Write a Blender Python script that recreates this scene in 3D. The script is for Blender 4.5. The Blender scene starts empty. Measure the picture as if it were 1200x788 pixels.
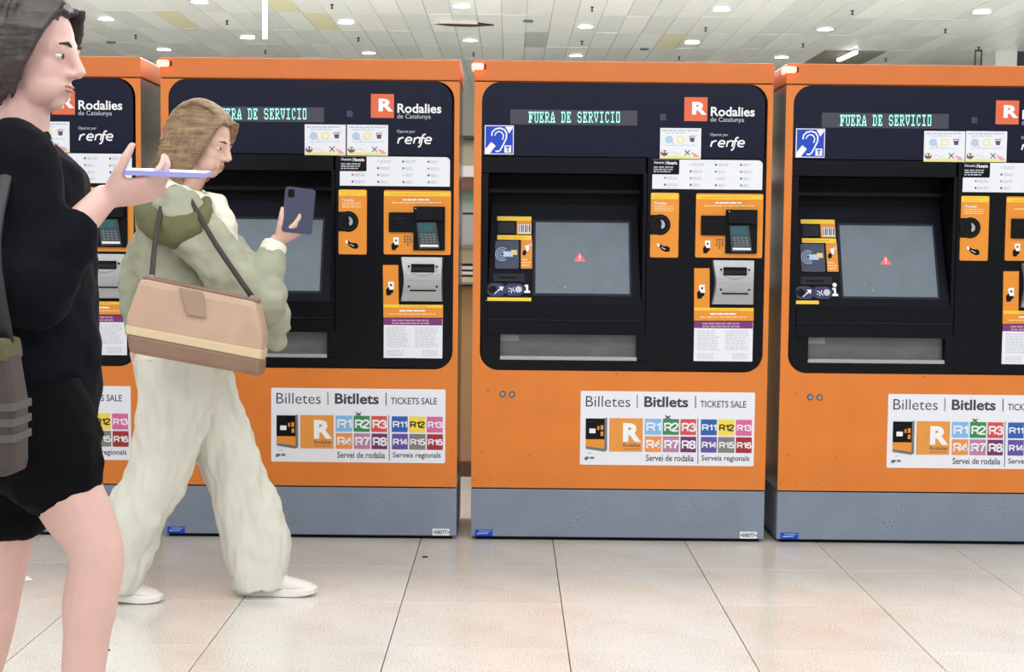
import bpy, bmesh, math, random
from mathutils import Vector, Matrix, noise
random.seed(7)
C = bpy.context.scene.collection
sc = bpy.context.scene

# ------------------------------------------------------------------ camera
F_PX, PITCH, ROLL, YAW, CAM_H = 1695.07, 0.0655, 0.0102, 0.0012, 1.26
_f = Vector((math.sin(YAW)*math.cos(PITCH), math.cos(YAW)*math.cos(PITCH), -math.sin(PITCH)))
_r0 = Vector((math.cos(YAW), -math.sin(YAW), 0)); _u0 = _r0.cross(_f)
_ri = _r0*math.cos(ROLL) + _u0*math.sin(ROLL)
_up = -_r0*math.sin(ROLL) + _u0*math.cos(ROLL)
EYE = Vector((0, 0, CAM_H))
cam = bpy.data.cameras.new('camera'); camo = bpy.data.objects.new('camera', cam); C.objects.link(camo)
cam.sensor_width = 36; cam.lens = 36*F_PX/1200; cam.clip_end = 200
m = Matrix((( _ri.x, _up.x, -_f.x, 0), (_ri.y, _up.y, -_f.y, 0), (_ri.z, _up.z, -_f.z, CAM_H), (0, 0, 0, 1)))
camo.matrix_world = m
sc.camera = camo

def ray(px, py):
    return _f + _ri*((px-600)/F_PX) + _up*((394-py)/F_PX)
def at(px, py, Y):                       # measuring aid: photograph pixel -> point at distance Y
    d = ray(px, py); return EYE + d*(Y/d.y)
def atz(px, py, z):
    d = ray(px, py); return EYE + d*((z-CAM_H)/d.z)

# ------------------------------------------------------------------ light
w = bpy.data.worlds.new('world'); sc.world = w; w.use_nodes = True
w.node_tree.nodes['Background'].inputs[0].default_value = (0.93, 0.96, 1.0, 1)
w.node_tree.nodes['Background'].inputs[1].default_value = 0.9
def area(name, loc, rot, sx, sy, power, col=(.97, .985, 1)):
    l = bpy.data.lights.new(name, 'AREA'); l.shape = 'RECTANGLE'; l.size = sx; l.size_y = sy
    l.energy = power; l.color = col
    o = bpy.data.objects.new(name, l); o.location = loc; o.rotation_euler = rot; C.objects.link(o); return o
area('hall_light', (0, 2.2, 4.1), (0, 0, 0), 9, 2.2, 215)
area('hall_light_behind', (0, -2.5, 4.0), (math.radians(22), 0, 0), 9, 2.0, 285)
area('far_ceiling_fill', (0, 13, 4.1), (0, 0, 0), 20, 4.0, 3000)  # added fill, out of view: its bounce off the floor brightens the far ceiling
area('counter_gap_fill', (0, 6.9, 4.1), (0, 0, 0), 7, .5, 110)  # unseen fill added above the counter to brighten the gap between machines
sc.view_settings.view_transform = 'Standard'; sc.view_settings.look = 'None'
sc.view_settings.gamma = 1; sc.view_settings.use_curve_mapping = False
sc.view_settings.exposure = 0.0

# ------------------------------------------------------------------ materials
def lin(c):
    return tuple(((v/255)/12.92 if v/255 <= .04045 else ((v/255+.055)/1.055)**2.4) for v in c) + (1,)
MATS = {}
def mat(name, rgb, rough=.5, metal=0, spec=.5, emit=0, var=0, scale=20, bump=0, spots=None, coat=0, stretch=(1, 1, 1), rvar=0, erg=None):
    if name in MATS: return MATS[name]
    m = bpy.data.materials.new(name); m.use_nodes = True; nt = m.node_tree; N = nt.nodes; L = nt.links
    b = N['Principled BSDF']; c = lin(rgb)
    b.inputs['Base Color'].default_value = c; b.inputs['Roughness'].default_value = rough
    b.inputs['Metallic'].default_value = metal; b.inputs['Specular IOR Level'].default_value = spec
    b.inputs['Coat Weight'].default_value = coat
    if emit:
        b.inputs['Emission Color'].default_value = lin(erg or rgb); b.inputs['Emission Strength'].default_value = emit
    if var or bump or spots or rvar:
        tc = N.new('ShaderNodeTexCoord'); mp = N.new('ShaderNodeMapping'); mp.inputs['Scale'].default_value = stretch
        L.new(tc.outputs['Object'], mp.inputs[0])
        nz = N.new('ShaderNodeTexNoise'); nz.inputs['Scale'].default_value = scale; nz.inputs['Detail'].default_value = 5
        L.new(mp.outputs[0], nz.inputs['Vector'])
        col = None
        if var:
            rp = N.new('ShaderNodeValToRGB'); rp.color_ramp.elements[0].position = .3; rp.color_ramp.elements[1].position = .7
            rp.color_ramp.elements[0].color = tuple(x*(1-var) for x in c[:3])+(1,)
            rp.color_ramp.elements[1].color = tuple(min(1, x*(1+var)) for x in c[:3])+(1,)
            L.new(nz.outputs['Fac'], rp.inputs[0]); col = rp.outputs[0]; L.new(col, b.inputs['Base Color'])
        if spots:
            sc_, th, dark = spots
            n2 = N.new('ShaderNodeTexNoise'); n2.inputs['Scale'].default_value = sc_; n2.inputs['Detail'].default_value = 2
            L.new(tc.outputs['Object'], n2.inputs['Vector'])
            n3 = N.new('ShaderNodeTexNoise'); n3.inputs['Scale'].default_value = 3.5; L.new(tc.outputs['Object'], n3.inputs['Vector'])
            ad = N.new('ShaderNodeMath'); ad.operation = 'MULTIPLY_ADD'; ad.inputs[1].default_value = .35
            L.new(n3.outputs['Fac'], ad.inputs[0]); L.new(n2.outputs['Fac'], ad.inputs[2])
            r2 = N.new('ShaderNodeValToRGB'); r2.color_ramp.elements[0].position = th; r2.color_ramp.elements[1].position = th+.03
            L.new(ad.outputs[0], r2.inputs[0])
            mx = N.new('ShaderNodeMixRGB'); L.new(r2.outputs[0], mx.inputs[0])
            mx.inputs[1].default_value = c; mx.inputs[2].default_value = lin(dark)
            if col: L.new(col, mx.inputs[1])
            L.new(mx.outputs[0], b.inputs['Base Color'])
        if rvar:
            mr = N.new('ShaderNodeMapRange'); mr.inputs[3].default_value = max(0, rough-rvar); mr.inputs[4].default_value = rough+rvar
            L.new(nz.outputs['Fac'], mr.inputs[0]); L.new(mr.outputs[0], b.inputs['Roughness'])
        if bump:
            bp = N.new('ShaderNodeBump'); bp.inputs['Strength'].default_value = bump; bp.inputs['Distance'].default_value = .01
            L.new(nz.outputs['Fac'], bp.inputs['Height']); L.new(bp.outputs[0], b.inputs['Normal'])
    MATS[name] = m; return m

ORANGE = mat('orange_paint', (217, 122, 44), .38, var=.05, scale=6, spots=(34, .90, (150, 84, 40)), spec=.4)
ORANGE2 = mat('orange_cap_paint', (208, 112, 46), .4, var=.04, scale=5, spec=.4)
GREY = mat('plinth_grey_paint', (124, 134, 150), .5, var=.07, scale=7, spots=(150, .87, (70, 66, 70)))
BLACK = mat('black_gloss', (8, 9, 16), .25, spec=.16, var=.1, scale=4)
HEAD = mat('header_blue_black', (22, 25, 46), .3, spec=.14, var=.04, scale=4)
BLACKM = mat('black_matt', (8, 8, 11), .55, spec=.15)
HOUS = mat('screen_housing_black', (11, 13, 24), .42, spec=.08, var=.2, scale=60, spots=(70, .95, (50, 58, 68)))
DKGREY = mat('dark_grey_plastic', (34, 36, 46), .45, spec=.15)
SLATE = mat('slate_pad', (56, 64, 88), .4, spec=.3)
DISP = mat('display_strip', (66, 66, 78), .35, spec=.3)
LED = mat('green_led', (150, 235, 215), .5, emit=1.1, erg=(140, 240, 215))
LCD = mat('lcd_grey', (84, 96, 108), .3, spec=.4, emit=.12, erg=(110, 130, 145), var=.12, scale=9, spots=(38, .9, (130, 142, 150)))
REDTRI = mat('warning_red', (225, 90, 85), .5, emit=.45, erg=(240, 90, 90))
WHITE = mat('white_print', (228, 230, 238), .5, spec=.3)
WTXT = mat('white_lettering', (238, 238, 242), .5, spec=.2)
GTXT = mat('grey_lettering', (72, 72, 80), .6, spec=.1)
LTXT = mat('light_print', (190, 194, 204), .6, spec=.1)
PALET = mat('pale_print_on_orange', (242, 208, 160), .6, spec=.1)
YEL = mat('yellow_strip', (240, 200, 62), .5, spec=.3)
ORPL = mat('orange_plate', (226, 142, 48), .45, spec=.3)
ORRED = mat('logo_orange_red', (222, 106, 70), .5, spec=.3)
BLUE = mat('sign_blue', (28, 68, 190), .5, spec=.3)
OVAL = mat('oval_blue', (32, 38, 88), .4, spec=.3)
SILV = mat('brushed_silver', (168, 168, 170), .42, metal=.55, var=.08, scale=30, stretch=(1, 1, 12))
FLAP = mat('smoked_flap', (96, 96, 98), .25, spec=.5, var=.15, scale=8, stretch=(1, 1, 3))
PURP = mat('purple_band', (118, 52, 112), .5, spec=.3)
REDL = mat('lamp_red', (255, 90, 80), .3, emit=5, erg=(255, 110, 100))
TEAL = mat('keypad_screen', (40, 88, 96), .3, spec=.4)
KEYS = mat('key_grey', (104, 110, 116), .5)
TAN = mat('beige_icon', (222, 196, 130), .5)
BROWNI = mat('brown_icon', (120, 82, 66), .6)
PALEYEL = mat('pale_yellow_icon', (228, 222, 140), .6)
PALEBLU = mat('pale_blue_icon', (170, 200, 225), .6)
PINKI = mat('pink_icon', (226, 160, 160), .6)

# ------------------------------------------------------------------ object helpers
def tag(o, label=None, cat=None, group=None, kind=None):
    if label: o['label'] = label
    if cat: o['category'] = cat
    if group: o['group'] = group
    if kind: o['kind'] = kind
    return o
def empty(name, loc=(0, 0, 0), **k):
    o = bpy.data.objects.new(name, None); o.location = loc; o.empty_display_size = .1; C.objects.link(o)
    return tag(o, **k)
def copy_tree(o, parent=None):
    c = o.copy(); C.objects.link(c)
    if parent: c.parent = parent
    for ch in list(o.children): copy_tree(ch, c)
    return c
def link(name, me, parent=None, mats=(), smooth=False, **k):
    o = bpy.data.objects.new(name, me); C.objects.link(o)
    for m_ in mats: me.materials.append(m_)
    if smooth:
        for p in me.polygons: p.use_smooth = True
    if parent: o.parent = parent
    return tag(o, **k)

class Frame:
    def __init__(s, O, ex, ey):
        s.O = Vector(O); s.ex = Vector(ex).normalized(); s.ey = Vector(ey).normalized(); s.en = s.ex.cross(s.ey)
    def p(s, a, b, n=0): return s.O + s.ex*a + s.ey*b + s.en*n

_txt = {}
def text_geo(t, bold=0.0, shear=0.0):
    k = (t, bold, shear)
    if k not in _txt:
        cu = bpy.data.curves.new('t', 'FONT'); cu.body = t; cu.offset = bold; cu.shear = shear; cu.resolution_u = 3
        ob = bpy.data.objects.new('t', cu); C.objects.link(ob); bpy.context.view_layer.update()
        me = bpy.data.meshes.new_from_object(ob.evaluated_get(bpy.context.evaluated_depsgraph_get()))
        v = [(a.co.x, a.co.y) for a in me.vertices]; fs = [tuple(p.vertices) for p in me.polygons]
        bpy.data.objects.remove(ob); bpy.data.curves.remove(cu); bpy.data.meshes.remove(me)
        _txt[k] = (v, fs)
    return _txt[k]

class MB:
    """collects shapes in a flat frame; rectangles and points may be given in the measured layout"""
    def __init__(s, fr, meas=None):
        s.fr = fr; s.q = meas; s.v = []; s.f = []; s.mi = []
    def raw(s, vs, fs, mi=0):
        b = len(s.v); s.v += [tuple(x) for x in vs]; s.f += [tuple(i+b for i in f) for f in fs]; s.mi += [mi]*len(fs)
    def prism(s, pts, n0, n1, mi=0):
        a = sum(pts[i][0]*pts[(i+1) % len(pts)][1]-pts[(i+1) % len(pts)][0]*pts[i][1] for i in range(len(pts)))
        if a < 0: pts = pts[::-1]
        n = len(pts); vs = [s.fr.p(x, y, n0) for x, y in pts] + [s.fr.p(x, y, n1) for x, y in pts]
        fs = [tuple(range(n, 2*n)), tuple(range(n-1, -1, -1))] + [(i, (i+1) % n, n+(i+1) % n, n+i) for i in range(n)]
        s.raw(vs, fs, mi)
    def flat(s, pts, n, mi=0):
        a = sum(pts[i][0]*pts[(i+1) % len(pts)][1]-pts[(i+1) % len(pts)][0]*pts[i][1] for i in range(len(pts)))
        if a < 0: pts = pts[::-1]
        s.raw([s.fr.p(x, y, n) for x, y in pts], [tuple(range(len(pts)))], mi)
    def box(s, x0, y0, x1, y1):
        a = s.q((x0), (y0+y1)/2)[0]; b = s.q(x1, (y0+y1)/2)[0]
        c = s.q((x0+x1)/2, y1)[1]; d = s.q((x0+x1)/2, y0)[1]
        return a, c, b, d                      # left, bottom, right, top
    def rect(s, x0, y0, x1, y1, n0, n1, mi=0, r=0, corners='tl tr br bl'):
        a, c, b, d = s.box(x0, y0, x1, y1)
        s.prism(rr(a, c, b, d, r, corners), n0, n1, mi)
    def frect(s, x0, y0, x1, y1, n, mi=0):
        a, c, b, d = s.box(x0, y0, x1, y1); s.flat([(a, c), (b, c), (b, d), (a, d)], n, mi)
    def poly(s, pts, n0, n1, mi=0): s.prism([s.q(*p) for p in pts], n0, n1, mi)
    def fpoly(s, pts, n, mi=0): s.flat([s.q(*p) for p in pts], n, mi)
    def disc(s, x, y, r, n0, n1, mi=0, seg=20, ry=None):
        a, b = s.q(x, y); k = abs(s.q(x+1, y)[0]-a); ry = ry or r
        s.prism([(a+math.cos(t)*r*k, b+math.sin(t)*ry*k) for t in [2*math.pi*i/seg for i in range(seg)]], n0, n1, mi)
    def stroke(s, pts, wd, n, mi=0, meas=True):
        if meas: pts = [s.q(*p) for p in pts]; k = abs(s.q(601, 300)[0]-s.q(600, 300)[0]); wd = wd*k
        for i, (p, q_) in enumerate(zip(pts, pts[1:])):
            d = Vector((q_[0]-p[0], q_[1]-p[1])); l = d.length or 1e-9; nx, ny = -d.y/l*wd/2, d.x/l*wd/2
            s.flat([(p[0]-nx, p[1]-ny), (q_[0]-nx, q_[1]-ny), (q_[0]+nx, q_[1]+ny), (p[0]+nx, p[1]+ny)], n, mi)
            if 0 < i: s.flat([(p[0]+math.cos(t)*wd/2, p[1]+math.sin(t)*wd/2) for t in [math.pi*j/4 for j in range(8)]], n+1e-5, mi)
    def arc(s, cx, cy, r, a0, a1, wd, n, mi=0, seg=16, ry=None):
        ry = ry or r
        s.stroke([(cx+r*math.cos(math.radians(a0+(a1-a0)*i/seg)), cy-ry*math.sin(math.radians(a0+(a1-a0)*i/seg))) for i in range(seg+1)], wd, n, mi)
    def text(s, t, x0, y0, x1, y1, n, mi=0, bold=0, shear=0):
        v, fs = text_geo(t, bold, shear); a, c, b, d = s.box(x0, y0, x1, y1)
        mx0 = min(p[0] for p in v); mx1 = max(p[0] for p in v); my0 = min(p[1] for p in v); my1 = max(p[1] for p in v)
        s.raw([s.fr.p(a+(x-mx0)/(mx1-mx0)*(b-a), c+(y-my0)/(my1-my0)*(d-c), n) for x, y in v], fs, mi)
    def glyphs(s, t, x0, y0, x1, y1, n, mi=0, wd=2.0):
        GL = {'R': ([[(.1, 1), (.1, 0), (.55, 0), (.8, .1), (.84, .27), (.76, .45), (.55, .53), (.1, .53)], [(.52, .53), (.7, .64), (.78, 1)]], .92),
              '1': ([[(.12, .24), (.36, .12), (.4, 0), (.4, 1)]], .52), '2': ([[(.06, .3), (.14, .06), (.4, -.02), (.66, .08), (.7, .3), (.5, .55), (.12, .82), (.06, 1), (.74, 1)]], .82),
              '3': ([[(.08, .24), (.2, .02), (.5, 0), (.68, .14), (.66, .36), (.38, .46), (.68, .56), (.74, .78), (.56, .98), (.22, .99), (.05, .76)]], .82),
              '4': ([[(.56, 1), (.56, 0), (.04, .7), (.78, .7)]], .82), '5': ([[(.7, 0), (.2, 0), (.12, .48), (.42, .36), (.7, .5), (.72, .8), (.5, 1), (.2, .98), (.06, .78)]], .82),
              '6': ([[(.68, .2), (.54, 0), (.28, .02), (.08, .3), (.08, .74), (.26, .98), (.54, .98), (.72, .76), (.68, .5), (.44, .38), (.2, .46), (.1, .6)]], .82),
              '7': ([[(.06, 0), (.72, 0), (.46, .4), (.3, 1)]], .78), '8': ([[(.4, .46), (.14, .34), (.12, .1), (.4, -.01), (.68, .1), (.66, .34), (.4, .46), (.1, .6), (.1, .88), (.4, 1), (.7, .88), (.7, .6), (.4, .46)]], .84)}
        tot = sum(GL[c][1] for c in t); sx = (x1-x0)/tot; x = x0
        for c in t:
            for k, pl in enumerate(GL[c][0]): s.stroke([(x+a*sx, y0+wd/2+b*(y1-y0-wd)) for a, b in pl], wd, n, mi)
            x += GL[c][1]*sx
    def greek(s, x0, y0, x1, y1, rows, n, mi=0, seed=1, fill=.55, wl=(2, 6)):
        R = random.Random(seed); h = (y1-y0)/rows
        for i in range(rows):
            x = x0; yy = y0+i*h; end = x1 - R.random()*(x1-x0)*.25
            while x < end-1:
                w_ = min(R.uniform(*wl), end-x); s.frect(x, yy+h*(1-fill)/2, x+w_, yy+h*(1+fill)/2, n, mi); x += w_+R.uniform(.7, 1.3)
    def build(s, name, mats, parent=None, bevel=0, **k):
        me = bpy.data.meshes.new(name); me.from_pydata(s.v, [], s.f)
        if not isinstance(mats, (list, tuple)): mats = [mats]
        for p, i in zip(me.polygons, s.mi): p.material_index = i
        me.update()
        if bevel:
            bm = bmesh.new(); bm.from_mesh(me); bmesh.ops.recalc_face_normals(bm, faces=bm.faces)
            bmesh.ops.bevel(bm, geom=[e for e in bm.edges if e.is_manifold and e.calc_face_angle(0) > .5], offset=bevel, segments=2, affect='EDGES', profile=.6)
            bm.to_mesh(me); bm.free()
        return link(name, me, parent, mats, **k)
def rr(a, c, b, d, r, corners='tl tr br bl', seg=7):
    if not r: return [(a, c), (b, c), (b, d), (a, d)]
    P = []
    for nm, cx, cy, t0 in (('bl', a+r, c+r, 180), ('br', b-r, c+r, 270), ('tr', b-r, d-r, 0), ('tl', a+r, d-r, 90)):
        if nm in corners.split():
            P += [(cx+r*math.cos(math.radians(t0+90*i/seg)), cy+r*math.sin(math.radians(t0+90*i/seg))) for i in range(seg+1)]
        else: P.append({'bl': (a, c), 'br': (b, c), 'tr': (b, d), 'tl': (a, d)}[nm])
    return P

# ------------------------------------------------------------------ floor
S, FX, FY = 0.5573, -1.4835, 4.971
TILE = mat('terrazzo_tile', (221, 218, 214), .2, spec=.55, var=.03, scale=3, spots=(150, .70, (204, 192, 178)), rvar=.05)
def tile_tone():
    m = TILE; N = m.node_tree.nodes; L = m.node_tree.links
    b = N['Principled BSDF']; src = b.inputs['Base Color'].links[0].from_socket
    oi = N.new('ShaderNodeObjectInfo'); h = N.new('ShaderNodeHueSaturation'); mr = N.new('ShaderNodeMapRange')
    mr.inputs[3].default_value = .94; mr.inputs[4].default_value = 1.04
    L.new(oi.outputs['Random'], mr.inputs[0]); L.new(mr.outputs[0], h.inputs['Value']); L.new(src, h.inputs['Color']); L.new(h.outputs[0], b.inputs['Base Color'])
tile_tone()
GROUT = mat('dark_grout', (66, 58, 52), .9)
fr_floor = Frame((0, 0, 0), (1, 0, 0), (0, 1, 0))
mb = MB(fr_floor); mb.prism([(-16, -6), (16, -6), (16, 31), (-16, 31)], -.12, -.006)
floor = mb.build('floor', GROUT, kind='structure')
def tile_mesh(seed):
    R = random.Random(seed); g = .0016
    x0, y0, x1, y1 = g, g, S-g, S-g; c = .001; z1 = 0
    vs = [(x0, y0, -.006), (x1, y0, -.006), (x1, y1, -.006), (x0, y1, -.006), (x0, y0, -c), (x1, y0, -c), (x1, y1, -c), (x0, y1, -c),
          (x0+c, y0+c, z1), (x1-c, y0+c, z1), (x1-c, y1-c, z1), (x0+c, y1-c, z1)]
    fs = [(0, 1, 5, 4), (1, 2, 6, 5), (2, 3, 7, 6), (3, 0, 4, 7), (4, 5, 9, 8), (5, 6, 10, 9), (6, 7, 11, 10), (7, 4, 8, 11), (8, 9, 10, 11)]
    return vs, fs
vs, fs = tile_mesh(0); tm = bpy.data.meshes.new('floor_tile'); tm.from_pydata(vs, [], fs); tm.materials.append(TILE)
I0, I1, J0, J1 = -3, 10, -3, 6
for i in range(I0, I1):
    for j in range(J0, J1):
        o = bpy.data.objects.new('floor_tile', tm); C.objects.link(o); o.parent = floor
        o.location = (FX+i*S, FY+j*S, random.uniform(-.0004, .0004))
V, Fc = [], []
for i in range(-26, 32):
    for j in range(-18, 46):
        if I0 <= i < I1 and J0 <= j < J1: continue
        b = len(V); V += [(x+FX+i*S, y+FY+j*S, z) for x, y, z in vs[4:]]; Fc += [tuple(k-4+b for k in f) for f in fs[4:]]
me = bpy.data.meshes.new('outer_tiles'); me.from_pydata(V, [], Fc)
link('outer_floor_tiles', me, floor, [TILE], kind='stuff')

# ------------------------------------------------------------------ ceiling
CZ = CAM_H+3.0
CEIL = mat('brushed_ceiling_metal', (222, 226, 222), .34, metal=.15, var=.06, scale=2.2, bump=.12, stretch=(1, .5, 1))
def ceil_tone(m, lo, hi):
    N = m.node_tree.nodes; L = m.node_tree.links; b = N['Principled BSDF']; src = b.inputs['Base Color'].links[0].from_socket
    oi = N.new('ShaderNodeObjectInfo'); h = N.new('ShaderNodeHueSaturation'); mr = N.new('ShaderNodeMapRange')
    mr.inputs[3].default_value = lo; mr.inputs[4].default_value = hi
    L.new(oi.outputs['Random'], mr.inputs[0]); L.new(mr.outputs[0], h.inputs['Value']); L.new(src, h.inputs['Color']); L.new(h.outputs[0], b.inputs['Base Color'])
ceil_tone(CEIL, .9, 1.08)
CEILY = mat('yellowed_ceiling_panel', (214, 212, 176), .45, metal=.2, var=.06, scale=3)
CEILG = mat('grey_grille_panel', (168, 172, 168), .6, var=.1, scale=20, stretch=(1, 14, 1))
JOINT = mat('ceiling_joint', (168, 172, 166), .6)
OLIVE = mat('olive_recess', (122, 122, 108), .7, var=.06, scale=2)
fr_c = Frame((0, 0, CZ), (1, 0, 0), (0, -1, 0))     # normal points down
mb = MB(fr_c); mb.prism([(-16, 6), (16, 6), (16, -31), (-16, -31)], -.2, -.012)
ceiling = mb.build('ceiling', JOINT, kind='structure')
PX, PZ, Z0 = .332, 1.57, 19.15-2*1.57
def on_ceiling(px, py):
    p = atz(px, py, CZ); return p.x, p.y
x_ref = on_ceiling(617, 21)[0]
y_rows = [on_ceiling(600, y)[1] for y in (17.5, 38, 55)]
Z0 = y_rows[0]
def panel_mesh(name, m_, dz=0):
    g, t, c = .0025, .012, .003
    a, b, c_, d = g, g, PX-g, PZ-g
    v = [(a, b, 0), (c_, b, 0), (c_, d, 0), (a, d, 0), (a+c, b+c, -t), (c_-c, b+c, -t), (c_-c, d-c, -t), (a+c, d-c, -t)]
    f = [(0, 1, 5, 4), (1, 2, 6, 5), (2, 3, 7, 6), (3, 0, 4, 7), (4, 5, 6, 7)]
    f = [q[::-1] for q in f]
    me = bpy.data.meshes.new(name); me.from_pydata(v, [], [q[::-1] for q in f]); me.materials.append(m_); return me
pm = panel_mesh('ceiling_panel', CEIL); pmy = panel_mesh('ceiling_panel', CEILY); pmg = panel_mesh('grille_panel', CEILG)
yellow = [on_ceiling(*p) for p in ((209, 16), (222, 27), (362, 22), (378, 20), (775, 53), (205, 20), (345, 10))]
grille = on_ceiling(628, 47); slotp = on_ceiling(543, 27); olive = [on_ceiling(968, 60)[0], on_ceiling(1037, 61)[0], on_ceiling(1000, 60.5)[1]]
rnd = random.Random(3); done = set()
for r_ in range(-1, 4):
    for c_ in range(-24, 28):
        x, y = x_ref+c_*PX, Z0+r_*PZ
        xc, yc = x+PX/2, y+PZ/2
        if abs((xc)/(yc)) > .385: continue
        if olive[0]-.1 < xc < olive[1]+.1 and yc > olive[2]-.3: continue
        mm = pm; nm = 'ceiling_panel'; k = {}
        if any(x <= a < x+PX and y <= b < y+PZ for a, b in yellow): mm = pmy; k = dict(label='yellow stained ceiling panel')
        if x <= grille[0] < x+PX and y <= grille[1] < y+PZ: mm = pmg; nm = 'grille_panel'; k = dict(label='dark grey ventilation grille panel')
        o = bpy.data.objects.new(nm, mm); C.objects.link(o); o.parent = ceiling; tag(o, **k)
        o.location = (x, y, CZ+.012); done.add((r_, c_))
        o.rotation_euler = (rnd.uniform(-.0025, .0025), rnd.uniform(-.008, .008), 0)
V, Fc = [], []
base = [(.004, .004), (PX-.004, .004), (PX-.004, PZ-.004), (.004, PZ-.004)]
for r_ in range(-16, 8):
    for c_ in range(-46, 48):
        if (r_, c_) in done: continue
        x, y = x_ref+c_*PX, Z0+r_*PZ
        if olive[0]-.1 < x+PX/2 < olive[1]+.1 and y+PZ/2 > olive[2]-.3 and y < 27: continue
        if y > 30 or y < -6: continue
        b = len(V); dz = rnd.uniform(-.002, .002)
        V += [(x+p, y+q_, CZ+dz) for p, q_ in base]; Fc.append((b+3, b+2, b+1, b))
me = bpy.data.meshes.new('outer_panels'); me.from_pydata(V, [], Fc); link('outer_ceiling_panels', me, ceiling, [CEIL], kind='stuff')
# olive recessed bay
mb = MB(fr_c); mb.prism([(olive[0], -olive[2]), (olive[1], -olive[2]), (olive[1], -olive[2]-3.4), (olive[0], -olive[2]-3.4)], -.05, 0.004)
mb.build('recessed_bay', OLIVE, ceiling, label='olive grey flat bay let into the ceiling')
# torn slot
TORN = mat('torn_dark_slot', (52, 42, 40), .8); LIP = mat('bent_lip', (214, 204, 200), .5)
mb = MB(fr_c); sx, sy = slotp
mb.prism([(sx-.42, -sy), (sx-.2, -sy+.1), (sx+.2, -sy+.08), (sx+.42, -sy-.1), (sx+.1, -sy-.24), (sx-.2, -sy-.2)], .0, .018)
mb.build('torn_slot', TORN, ceiling)
mb = MB(fr_c); mb.prism([(sx-.42, -sy+.1), (sx-.25, -sy+.13), (sx+.2, -sy+.09), (sx+.2, -sy+.16), (sx-.3, -sy+.2)], .0, .03)
mb.build('bent_panel_lip', LIP, ceiling)

# downlights in view
LAMP = mat('downlight_lens', (255, 255, 255), .4, emit=9); RIM = mat('downlight_rim', (226, 228, 230), .4)
def ring(r0, r1, z0, z1, seg=24):
    v, f = [], []
    for i in range(seg):
        a = 2*math.pi*i/seg; c, s = math.cos(a), math.sin(a)
        v += [(r0*c, r0*s, z0), (r1*c, r1*s, z0), (r1*c, r1*s, z1), (r0*c, r0*s, z1)]
    for i in range(seg):
        a, b = 4*i, 4*((i+1) % seg)
        for j in range(4): f.append((a+j, a+(j+1) % 4, b+(j+1) % 4, b+j))
    return v, f
def mesh(name, v, f, parent=None, mats=(), **k):
    me = bpy.data.meshes.new(name); me.from_pydata([tuple(x) for x in v], [], f)
    bm = bmesh.new(); bm.from_mesh(me); bmesh.ops.recalc_face_normals(bm, faces=bm.faces); bm.to_mesh(me); bm.free()
    return link(name, me, parent, mats, **k)
def disc_geo(r, z0, z1, seg=24):
    v = [(r*math.cos(2*math.pi*i/seg), r*math.sin(2*math.pi*i/seg), z) for z in (z0, z1) for i in range(seg)]
    f = [tuple(range(seg-1, -1, -1)), tuple(range(seg, 2*seg))]+[(i, (i+1) % seg, seg+(i+1) % seg, seg+i) for i in range(seg)]
    return v, f
rows = {'nearest row': [(234, 1), (541, 6), (846, 10), (1151, 13)], 'second row': [(124, 21), (405, 25), (686, 30), (967, 33)],
        'third row': [(290, 43), (551, 46), (811, 49)], 'farthest row': [(192, 57), (432, 61), (675, 64), (916, 66)]}
ordn = ['first', 'second', 'third', 'fourth', 'fifth', 'sixth', 'seventh', 'eighth', 'ninth', 'tenth', 'eleventh', 'twelfth', 'thirteenth', 'fourteenth', 'fifteenth', 'sixteenth']
proto = None
for rn, pts in rows.items():
    for i, (px, py) in enumerate(pts):
        x, y = on_ceiling(px, py)
        if proto is None:
            o = proto = empty('ceiling_downlight'); 
            v, f = ring(.104, .122, -.006, -.022); mesh('rim', v, f, o, [RIM])
            v, f = disc_geo(.106, -.024, -.010); mesh('lens', v, f, o, [LAMP])
        else: o = copy_tree(proto)
        o.location = (x, y, CZ+.004)
        tag(o, f'round white ceiling downlight, {ordn[i]} from the left in the {rn}', 'downlight', 'round downlights in the ceiling')
SPK = mat('sprinkler_dark', (38, 38, 42), .5)
sp = sorted([(159, 41), (71, 55), (266, 24), (389, 5), (311, 59), (420, 44), (555, 62), (694, 8), (682, 48), (796, 66), (999, 12), (827, 32), (941, 51), (1108, 34), (1038, 68), (1147, 55), (755, 57), (130, 49), (619, 24)])
proto = None; flatn = [(755, 57), (130, 49), (619, 24)]
k = 0; near = {(159, 41): 'between the two leftmost lamps', }
for px, py in sp:
    if (px, py) in flatn: continue
    x, y = on_ceiling(px, py)
    if proto is None:
        o = proto = empty('ceiling_sprinkler')
        v, f = disc_geo(.022, -.012, 0, 12); mesh('escutcheon', v, f, o, [SPK])
        v, f = disc_geo(.010, -.05, -.012, 10); mesh('stem', v, f, o, [SPK])
        v, f = disc_geo(.020, -.058, -.05, 12); mesh('deflector', v, f, o, [SPK])
    else: o = copy_tree(proto)
    o.location = (x, y, CZ)
    tag(o, f'tiny dark ceiling sprinkler, {ordn[k]} from the left of all the sprinklers', 'sprinkler', 'dark sprinklers in the ceiling'); k += 1
for i, (px, py) in enumerate(flatn):
    x, y = on_ceiling(px, py); v, f = disc_geo(.07, -.02, 0, 16); o = mesh('smoke_detector', v, f, None, [mat('detector_grey', (96, 98, 96), .6)])
    o.location = (x, y, CZ)
    tag(o, ['flat grey round detector on the ceiling above the third ticket machine', 'flat grey round detector on the ceiling above the leftmost ticket machine', 'flat grey round detector on the ceiling beside the dark torn slot'][i], 'detector', 'flat detectors on the ceiling')
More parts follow.
